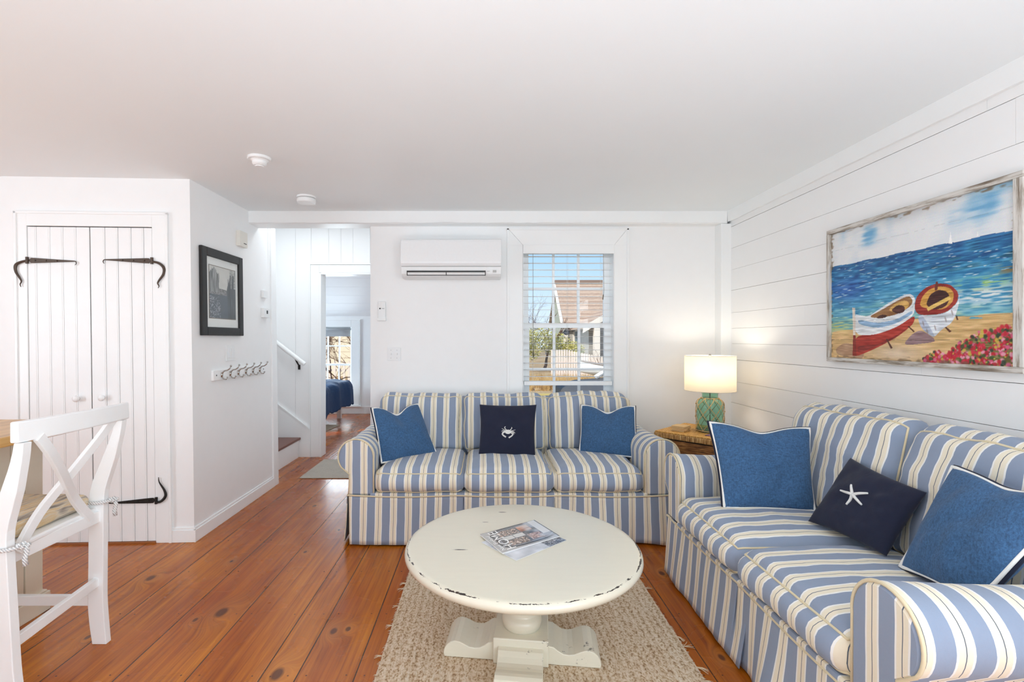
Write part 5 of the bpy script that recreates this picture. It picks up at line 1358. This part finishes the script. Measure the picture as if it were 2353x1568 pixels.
def bar(p0, p1, off):
    (ya, za), (yb, zb_) = p0, p1; mb = MB(); n = 16; vs_ = []; fs_ = []
    d = Vector((0, yb-ya, zb_-za)).normalized(); w_ = Vector((0, -d.z, d.y))*.0165
    for i in range(n+1):
        t = i/n; y = ya+(yb-ya)*t; z = za+(zb_-za)*t; x = xc(z)+off+dsh(y, z)
        c = Vector((x, y, z))
        vs_ += [c-w_+Vector((-.008, 0, 0)), c-w_+Vector((.008, 0, 0)), c+w_+Vector((.008, 0, 0)), c+w_+Vector((-.008, 0, 0))]
    for i in range(n):
        for j in range(4): fs_.append((i*4+j, (i+1)*4+j, (i+1)*4+(j+1) % 4, i*4+(j+1) % 4))
    fs_ += [(0, 1, 2, 3), (n*4+3, n*4+2, n*4+1, n*4)]
    mb.add(vs_, fs_); mb.build('cross_slat', M['chair'], cs, bevel=.0015)
bar((1.625, .925), (1.955, .535), .010); bar((1.975, .925), (1.640, .535), -.004)
mb = MB(); mb.box(-1.605, -1.572, YL+.01, YR-.01, .500, .546); mb.build('seat_apron', M['chair'], cs, bevel=.002)
mb = MB(); mb.box(-1.99, -1.60, YR-.012, YR+.012, .490, .540); mb.build('seat_apron', M['chair'], cs, bevel=.002)
mb = MB(); mb.box(-1.99, -1.58, YL-.012, YL+.012, .490, .540); mb.build('seat_apron', M['chair'], cs, bevel=.002)
mb = MB(); mb.box(-1.995, -1.975, YL, YR, .490, .540); mb.build('seat_apron', M['chair'], cs, bevel=.002)
mb = MB(); mb.prism([(-2.01, YL-.03), (-2.01, YR+.03), (-1.585, YR+.004), (-1.56, YL-.004)], 'z', .541, .560); mb.build('seat', M['chair'], cs, bevel=.006)
for y in (YL, YR):
    mb = MB(); mb.box(-2.0, -1.965, y-.018, y+.018, 0, .541); mb.build('front_leg', M['chair'], cs, bevel=.003)
    mb = MB(); mb.box(-1.98, -1.60, y-.010, y+.010, .155, .195); mb.build('stretcher', M['chair'], cs, bevel=.002)
mb = MB(); mb.prism([(YL, -1.600+.05), (YR, -1.600), (YR, -1.580), (YL, -1.580+.05)], 'z', .236, .272); mb.T = None
v_ = [(b, a, c) for a, b, c in mb.v]; mb.v = v_; mb.build('stretcher', M['chair'], cs, bevel=.002)
mb = MB(); mb.box(-1.992, -1.972, YL, YR, .21, .25); mb.build('stretcher', M['chair'], cs, bevel=.002)
cm = G('woven_stripe_cushion'); o_ = cm.obj(); n_c = cm.noise(cm.mapv(o_, (75, 5, 30)), 1.0, 3, .6, .3); n_f = cm.noise(o_, 300, 2)
cm.bsdf(cm.ramp(n_c, [(.32, lin('7c756e')), (.41, lin('a99d90')), (.47, lin('cfc3ae')), (.54, lin('d0b284')), (.62, lin('ddd1bb')), (.70, lin('857a70'))]), .95, 0, cm.bump(cm.math('ADD', n_f, n_c), .5, .003))
f = soft_pts(.40, .375, .055, .025, .012, .0, 31, .004)
mb = MB(); soft_box(mb, f, Matrix.Translation((-1.805, 1.815, .589)), (20, 20, 6)); cu_ = mb.build('seat_cushion', cm.m, cs, smooth=True)
ropm = G('white_cotton_rope'); o_ = ropm.obj(); wv = ropm.n('TexWave'); wv.inputs['Scale'].default_value = 55; wv.bands_direction = 'DIAGONAL'; wv.inputs['Distortion'].default_value = 1.5; ropm.set(wv.inputs['Vector'], o_)
ropm.bsdf(ropm.ramp(wv.outputs['Fac'], [(.15, lin('c2c4c5')), (.45, lin('ededeb'))]), .9, 0, ropm.bump(wv.outputs['Fac'], .8, .003))
def tie(y, z, sgn, xo):
    mb = MB(); x = -1.555+xo
    loop = [(x-.075, y-.022*1, z), (x-.03, y-.024, z-.002), (x+.006, y-.022, z+.002), (x+.012, y, z), (x+.006, y+.022, z), (x-.03, y+.024, z), (x-.075, y+.022, z)]
    mb.tube(loop, .0065, 8)
    for k_ in range(5): mb.ball((x+.010+.005*math.sin(k_*2), y+.020*sgn+.012*(k_-2)*.6, z+.004*math.cos(k_*2.4)), .0085, 8)
    mb.tube([(x+.014, y+.020*sgn, z), (x+.02, y+.026*sgn, z-.02), (x+.016, y+.022*sgn, z-.045), (x+.018, y+.024*sgn, z-.068)], [.006, .0075, .0072, .0078], 8)
    mb.build('rope_tie', ropm.m, cu_, smooth=True)
tie(YR, .582, 1, .0); tie(YL, .575, 1, .035)

# ------------------------------------------------------------------ kitchen island
isl = thing('kitchen_island', 'cream kitchen island with butcher block top behind the stool', 'kitchen island', (-2.3, 1.6, 0))
g = G('butcher_block'); o_ = g.obj(); n1 = g.noise(g.mapv(o_, (30, 1.5, 30)), 1.0, 4, .6); n2 = g.noise(g.mapv(o_, (9, .5, 1)), 1.0, 1)
g.bsdf(g.mix(g.math('MULTIPLY', n2, .4), g.ramp(n1, [(.3, lin('b07f42')), (.55, lin('d8ab6a')), (.8, lin('e6c48c'))]), lin('a87838')), .32, 0, g.bump(n1, .1, .002))
mb = MB(); mb.box(-2.65, -1.84, .75, 2.30, .832, .872); mb.build('countertop', g.m, isl, bevel=.006)
cream = plain('cream_cabinet', 'ded5c2', .45)
mb = MB(); mb.box(-2.5, -2.05, .85, 2.24, .09, .832); mb.build('cabinet', cream, isl)
mb = MB(); y = .85
while y < 2.14:
    mb.box(-2.05, -2.040, y+.001, min(y+.088, 2.17)-.001, .09, .832); y += .09
mb.box(-2.05, -2.034, 2.172, 2.255, .09, .832); mb.build('beadboard_panel', cream, isl, bevel=.0012)
mb = MB(); mb.box(-2.52, -2.012, .83, 2.272, .0, .085); mb.box(-2.52, -2.020, .84, 2.264, .085, .094); mb.build('plinth', cream, isl, bevel=.003)

# ------------------------------------------------------------------ bedroom
bed = thing('bed', 'bed with dark blue comforter in the room beyond the doorway', 'bed', (-3.0, 7.2, 0))
mb = MB(); mb.box(-4.05, -2.20, 6.35, 7.8, .28, .38); mb.build('bed_frame', M['trim'], bed, bevel=.02)
for x in (-4.0, -2.28):
    for y in (6.42, 7.7):
        mb = MB(); mb.box(x-.03, x+.03, y-.03, y+.03, 0, .30); mb.build('leg', M['trim'], bed)
mb = MB(); mb.box(-4.05, -2.22, 6.38, 7.78, .38, .555); mb.build('mattress', M['mat'], bed, bevel=.04)
def comf(u, v):
    # u along +x over the end and down, v along y
    L = u*2.55; y = 6.28+v*1.58
    top = 1.98
    if L < top: x = -4.15+L; z = .60
    else:
        k_ = (L-top); a = min(k_/.10, 1.0)*math.pi/2; x = -4.15+top+.07*math.sin(a)+.03*max(0, k_-.1); z = .60-.10*(1-math.cos(a))-max(0, k_-.15)*.62
    edge = .16*max(0, 1-v/.10)**1.2
    n = mnoise.noise(Vector((x*4, y*4, z*4)))*.035+mnoise.noise(Vector((x*11, y*11, z*9)))*.016
    rid = .018*math.sin((y*11+3*mnoise.noise(Vector((x*2, y*2, 1))))) * (1 if L > top-.4 else .4)
    return (x+rid*(1 if L > top else .2), y, max(.2, z+n-edge+rid*(.6 if L < top else 0)-.05*max(0, v-.93)/.07))
mb = MB(); mb.grid(comf, 90, 70)
co = G('blue_comforter'); co.bsdf(lin('0f3760'), .8, 0, co.bump(co.noise(co.obj(), 12, 4), .5, .02))
mb.build('comforter', co.m, bed, smooth=True, solid=.02)
mb = MB(); mb.prism([(-3.2, 6.05), (-2.22, 6.05), (-2.08, 7.05), (-3.2, 7.15)], 'z', .001, .012)
tag(mb.build('bedside_rug', mat_m('woven_bedside', '9a8a76', 'c2b8a6'), None, origin=(-2.8, 6.6, 0)), 'woven beige rug on the bedroom floor beside the bed', 'rug')

# ------------------------------------------------------------------ outdoors
GZ = -.30
def ground(name, x0, x1, y0, y1, mat, z=GZ, label=None, kind=None, cat=None):
    mb = MB(); mb.grid(lambda u, v: (x0+u*(x1-x0), y0+v*(y1-y0), z), 10, 10); o = mb.build(name, mat, None)
    return o
gm = G('dry_lawn'); o_ = gm.obj(); n1 = gm.noise(o_, 1.6, 4); n2 = gm.noise(o_, 22, 4)
gm.bsdf(gm.ramp(gm.math('ADD', gm.math('MULTIPLY', n1, .5), gm.math('MULTIPLY', n2, .5)), [(.35, lin('86694a')), (.5, lin('b5966a')), (.62, lin('cbb188')), (.75, lin('a89e72'))]), .95, 0, gm.bump(n2, 1, .05))
struct(ground('ground_lawn', -45, 60, 8.5, 80, gm.m))
asph = mat_m('asphalt', '8b8680', 'a09a93')
struct(ground('ground_driveway', 0.0, 30, YB+.2, 12.6, asph, GZ+.02)); struct(ground('ground_garden', -45, 0, 8.4, 40, gm.m, GZ+.01))
mb = MB(); mb.box(0.5, 30, 12.6, 12.85, GZ, GZ+.12); struct(mb.build('ground_kerb', plain('yellow_kerb', 'c9b26a', .9), None))
# neighbour house
house = thing('house', 'shingled house with brown roof and grey clapboard seen through the window', 'house', (10, 33, GZ))
rm = G('brown_shingle_roof'); o_ = rm.obj(); xyz = rm.xyz(o_)
course = rm.math('FRACT', rm.math('MULTIPLY', xyz[2], 3.6)); nn = rm.noise(rm.mapv(o_, (5, 5, 20)), 1.0, 3)
rc_ = rm.mix(nn, lin('a08570'), lin('cdb49c')); rc_ = rm.mix(rm.math('MULTIPLY', rm.math('LESS_THAN', course, .22), .6), rc_, lin('7d5c4a')); rm.bsdf(rc_, .9)
cb = G('grey_clapboard'); o_ = cb.obj(); xyz = cb.xyz(o_); course = cb.math('FRACT', cb.math('MULTIPLY', xyz[2], 5.5))
cb.bsdf(cb.mix(cb.math('MULTIPLY', cb.math('LESS_THAN', course, .15), .5), lin('a39f97'), lin('5d5a55')), .9)
gs = mat_m('green_grey_shingle', '7c8478', 'a9ad9d')
wtm = plain('house_white_trim', 'ece4d8', .7); dkw = plain('house_dark_window', '6f7d86', .2)
mb = MB(); mb.box(4.95, 16, 30, 36, GZ, 2.3); mb.build('wall', cb.m, house)
mb = MB(); mb.prism([(30, 2.25), (36, 2.25), (33, 4.75)], 'x', 4.93, 4.97); mb.box(4.93, 4.95, 30.0, 36, GZ, 2.3); mb.build('gable_wall', gs, house)
mb = MB(); mb.prism([(29.7, 2.15), (33, 4.9), (33, 5.02), (29.6, 2.2)], 'x', 4.75, 16.3); mb.prism([(36.3, 2.15), (33, 4.9), (33, 5.02), (36.4, 2.2)], 'x', 4.75, 16.3); mb.build('roof', rm.m, house)
mb = MB(); mb.box(4.7, 16.3, 32.85, 33.15, 4.95, 5.20); mb.build('ridge_cap', plain('ridge_brown', '8d7565', .9), house)
mb = MB(); mb.prism([(29.62, 2.08), (33, 4.88), (33, 5.03), (29.55, 2.23)], 'x', 4.62, 4.77); mb.box(4.85, 5.12, 29.92, 30, GZ, 2.25); mb.box(4.7, 16.2, 29.6, 29.72, 2.02, 2.2); mb.build('corner_trim', wtm, house)
mb = MB(); mb.box(5.52, 5.78, 29.9, 30.02, -.1, 1.7); mb.build('window', dkw, house)
mb = MB(); mb.box(5.42, 5.52, 29.88, 30.02, -.15, 1.78); mb.box(5.78, 5.85, 29.88, 30.02, -.15, 1.78); mb.box(5.42, 5.85, 29.88, 30.02, 1.7, 1.8); mb.build('window_trim', wtm, house)
mb = MB(); mb.box(5.9, 11, 26, 30, GZ, 2.0); mb.prism([(5.6, 1.9), (8.4, 3.5), (11.2, 1.9)], 'y', 26.0, 26.1); mb.build('wing_wall', cb.m, house)
mb = MB(); mb.prism([(5.2, 1.78), (5.2, 1.92), (8.4, 3.75), (8.4, 3.6)], 'y', 25.7, 30.4); mb.prism([(11.6, 1.78), (11.6, 1.92), (8.4, 3.75), (8.4, 3.6)], 'y', 25.7, 30.4); mb.build('wing_roof', rm.m, house)
mb = MB(); mb.prism([(5.15, 1.55), (5.2, 1.92), (8.4, 3.75), (8.4, 3.45)], 'y', 25.62, 25.7); mb.box(5.75, 6.05, 25.6, 25.95, GZ, 1.9); mb.build('wing_trim', wtm, house)
# picket fence
fence = thing('picket_fence', 'white picket fence in front of the grey house', 'fence', (5, 18.7, GZ))
mb = MB(); x = 2.55; random.seed(5)
while x < 9:
    h_ = 1.10-.25*min(1, max(0, (x-3.1)/1.2)) if x < 6 else .85
    mb.prism([(x, GZ+.08), (x+.075, GZ+.08), (x+.075, GZ+h_), (x+.0375, GZ+h_+.05), (x, GZ+h_)], 'y', 18.7, 18.72); x += .095
wpk = plain('warm_white_fence', 'efdfd0', .8)
mb.build('pickets', wpk, fence)
mb = MB(); mb.box(2.55, 9, 18.72, 18.76, GZ+.2, GZ+.27); mb.box(2.55, 9, 18.72, 18.76, GZ+.62, GZ+.69); mb.build('rail', wpk, fence)

def rnd_branch(mb, p, d, L, r_, depth, spread, rng, up=.15):
    n = 4; pts = [p.copy()]; rr = [r_]
    for i in range(n):
        d = (d+Vector((rng.uniform(-1, 1), rng.uniform(-1, 1), rng.uniform(-1, 1)+up))*.30).normalized()
        p = p+d*L/n; pts.append(p.copy()); rr.append(max(.0012, r_*(1-.55*(i+1)/n)))
    mb.tube(pts, rr, 5, cap=False)
    if depth == 0: return
    for k_ in range(rng.choice([2, 3, 3])):
        q = pts[rng.choice([2, 3, 4])]
        dd = (d+Vector((rng.uniform(-1, 1), rng.uniform(-1, 1), rng.uniform(-.7, 1)))*spread).normalized()
        rnd_branch(mb, q, dd, L*rng.uniform(.6, .85), r_*.6, depth-1, spread, rng, up)
def bare_shrub(name, label, x, y, h_, nst, depth, rad, col, spread=.9, width=.6):
    rng = random.Random(int(abs(x*100)+y)); t = thing(name, label, 'shrub', (x, y, GZ))
    mb = MB()
    for i in range(nst):
        rnd_branch(mb, Vector((x+rng.uniform(-width, width), y+rng.uniform(-.5, .5), GZ)), Vector((rng.uniform(-.5, .5), rng.uniform(-.4, .4), 1)).normalized(), h_*.5, rad, depth, spread, rng)
    mb.build('branches', col, t, smooth=True)
bcol = plain('bare_brown_twigs', '7d5638', .9); bcol2 = plain('bare_dark_twigs', '5d3f2c', .9)
bare_shrub('bare_shrub', 'tangled bare shrub outside the bedroom window, left one', -3.9, 10.6, 2.2, 9, 4, .024, bcol2, width=.55)
bare_shrub('bare_shrub', 'tangled bare shrub outside the bedroom window, right one', -2.95, 12.5, 2.2, 9, 4, .022, bcol, width=.5)
bare_shrub('bare_shrub', 'bare reddish shrub beside the house wing behind the driveway', 4.55, 16.5, 1.3, 6, 3, .014, bcol, width=.5)
bare_shrub('bare_tree', 'bare distant treetop left of the grey house', 4.6, 48, 4.5, 6, 4, .05, plain('grey_twigs', '8f8a90', .9), width=1.5)
# leafy evergreen
ev = thing('evergreen_tree', 'olive green leafy tree left of the grey house', 'tree', (3.1, 24, GZ))
lm = G('olive_leaves'); o_ = lm.obj(); nl = lm.noise(o_, 3, 4)
lm.bsdf(lm.ramp(nl, [(.35, lin('7d7a30')), (.55, lin('bdb358')), (.7, lin('e2d488'))]), .8)
mb = MB(); rng = random.Random(4)
for _ in range(5200):
    a = rng.uniform(0, 6.283); e2 = rng.uniform(-1, 1); r_ = rng.random()**.4
    cx_ = rng.choice([(2.6, 24, 1.25, 1.0, .72), (3.6, 24.4, .95, .8, .6), (4.3, 23.9, .7, .6, .45), (2.1, 23.6, .9, .7, .8)])
    c = Vector((cx_[0]+cx_[3]*r_*math.cos(a)*math.sqrt(1-e2*e2), cx_[1]+r_*math.sin(a)*.8, cx_[2]+cx_[4]*r_*e2))
    u = Vector((rng.uniform(-1, 1), rng.uniform(-1, 1), rng.uniform(-1, 1))).normalized()*.055; v = u.orthogonal().normalized()*.022
    mb.add([c-u, c+v, c+u, c-v], [(0, 1, 2, 3)])
mb.build('foliage', lm.m, ev)
mb = MB(); rnd_branch(mb, Vector((2.9, 24, GZ)), Vector((.1, 0, 1)), 1.2, .09, 3, .8, random.Random(2)); mb.build('trunk', bcol2, ev, smooth=True)
# dry grasses / bed
dg_ = MB(); rng = random.Random(8)
for _ in range(3800):
    x, y = rng.uniform(1.0, 4.2), rng.uniform(14.5, 18.3); h_ = rng.uniform(.08, .34); dx = rng.uniform(-.1, .1)
    dg_.add([(x-.012, y, GZ), (x+.012, y, GZ), (x+dx, y, GZ+h_)], [(0, 1, 2)])
gm2 = G('dry_grass_blades'); n1 = gm2.noise(gm2.obj(), 2.5, 3); gm2.bsdf(gm2.ramp(n1, [(.35, lin('946c40')), (.5, lin('c8a468')), (.65, lin('dcc28e'))]), .9)
tag(dg_.build('dry_grass', gm2.m, None), 'golden brown dry grass beyond the driveway', 'grass', kind='stuff')
shed = thing('house', 'cream clapboard house behind the bare shrubs outside the bedroom', 'house', (-6, 20, GZ))
cc = G('cream_clapboard'); o_ = cc.obj(); xyz = cc.xyz(o_); course = cc.math('FRACT', cc.math('MULTIPLY', xyz[2], 4))
cc.bsdf(cc.mix(cc.math('MULTIPLY', cc.math('LESS_THAN', course, .15), .4), lin('eddcc0'), lin('a08a6c')), .9)
mb = MB(); mb.box(-12, -2.5, 20, 26, GZ, 3.2); mb.build('wall', cc.m, shed)
mb = MB(); mb.prism([(19.6, 3.1), (23, 5.4), (26.4, 3.1)], 'x', -12.3, -2.2); mb.build('roof', rm.m, shed)
mb = MB(); mb.box(-6.6, -6.4, 19.9, 20, GZ, 3.2); mb.box(-5.2, -4.2, 19.92, 20.0, .4, 1.6); mb.build('wall_trim', wtm, shed)
pf2 = thing('picket_fence', 'white picket fence behind the bare shrubs outside the bedroom', 'fence', (-4.5, 13.5, GZ))
mb = MB(); x = -6.5
while x < -2.5: mb.prism([(x, GZ+.05), (x+.06, GZ+.05), (x+.06, GZ+.9), (x+.03, GZ+.96), (x, GZ+.9)], 'y', 13.5, 13.52); x += .13
mb.build('pickets', wpk, pf2)
mb = MB(); mb.box(-6.5, -2.5, 13.52, 13.55, GZ+.2, GZ+.26); mb.box(-6.5, -2.5, 13.52, 13.55, GZ+.65, GZ+.71); mb.build('rail', wpk, pf2)
# parked car close to the window: nose towards the left
car = thing('parked_car', 'dark grey car with white pillars parked outside the window', 'car', (2.6, 6.6, GZ))
body = plain('car_dark_paint', '55504a', .6); cg = plain('car_dark_glass', '2f2c28', .08)
def carprof(pts, y0, y1, nm, m, bevel=.03):
    mb = MB(); mb.prism(pts, 'y', y0, y1); return mb.build(nm, m, car, bevel=bevel, seg=3)
carprof([(1.02, GZ+.32), (1.0, GZ+.62), (1.08, GZ+.86), (1.35, GZ+.93), (2.0, GZ+.98), (5.3, GZ+.98), (5.35, GZ+.6), (5.3, GZ+.32)], 5.75, 7.45, 'body', body, .06)
carprof([(1.75, GZ+.97), (2.45, GZ+1.42), (4.6, GZ+1.45), (5.2, GZ+.97)], 5.85, 7.35, 'cabin', cg, .04)
for y in (5.83, 7.33):
    mb = MB(); mb.tube([(1.66, y, GZ+.97), (2.42, y, GZ+1.44), (4.6, y, GZ+1.47), (5.25, y, GZ+.98)], .035, 8); mb.build('roof_pillar', M['trim'], car)
mb = MB(); mb.box(2.4, 4.65, 5.85, 7.35, GZ+1.43, GZ+1.49); mb.build('roof', M['trim'], car, bevel=.02)
mb = MB(); mb.ball((1.92, 5.66, GZ+1.05), .10, 12, .75); mb.build('mirror', M['trim'], car, smooth=True)
for x in (1.75, 4.5):
    for y in (5.74, 7.26):
        mb = MB(lambda a, b, c, x=x, y=y: (x+a, y+c, GZ+.32+b)); mb.lathe([(.18, -.01), (.31, 0), (.32, .02), (.32, .18), (.31, .2), (.18, .21)], 0, 0, 28); mb.build('wheel', M['black'], car)
# upturned white skiff on the grass
sk = thing('rowing_boat', 'white skiff standing on the lawn beyond the parked car', 'boat', (3.6, 13.6, GZ))
mb = MB()
def hull(u, v):
    x = 2.75+u*2.4; wdt = .62*math.sin(min(1, u*1.25+.02)*math.pi/2)**.8; a = (v-.5)*math.pi
    return (x-.12*(1-abs(v-.5)*2)*(1-u), 13.9+wdt*math.sin(a), GZ+.62-.42*math.cos(a)*(.6+.4*u)+.26*(1-u)**2+.02)
mb.grid(hull, 24, 14); mb.build('hull', M['trim'], sk, smooth=True, solid=.03)
mb = MB()
for v in (0, 1): mb.tube([Vector(hull(i/24, v))+Vector((0, 0, .02)) for i in range(25)], .03, 6)
mb.build('gunwale', plain('boat_grey_rim', '8b8076', .6), sk, smooth=True)
for x in (2.9, 4.4):
    mb = MB(); mb.box(x-.08, x+.08, 13.5, 14.3, GZ, GZ+.24); mb.build('cradle', bcol, sk)
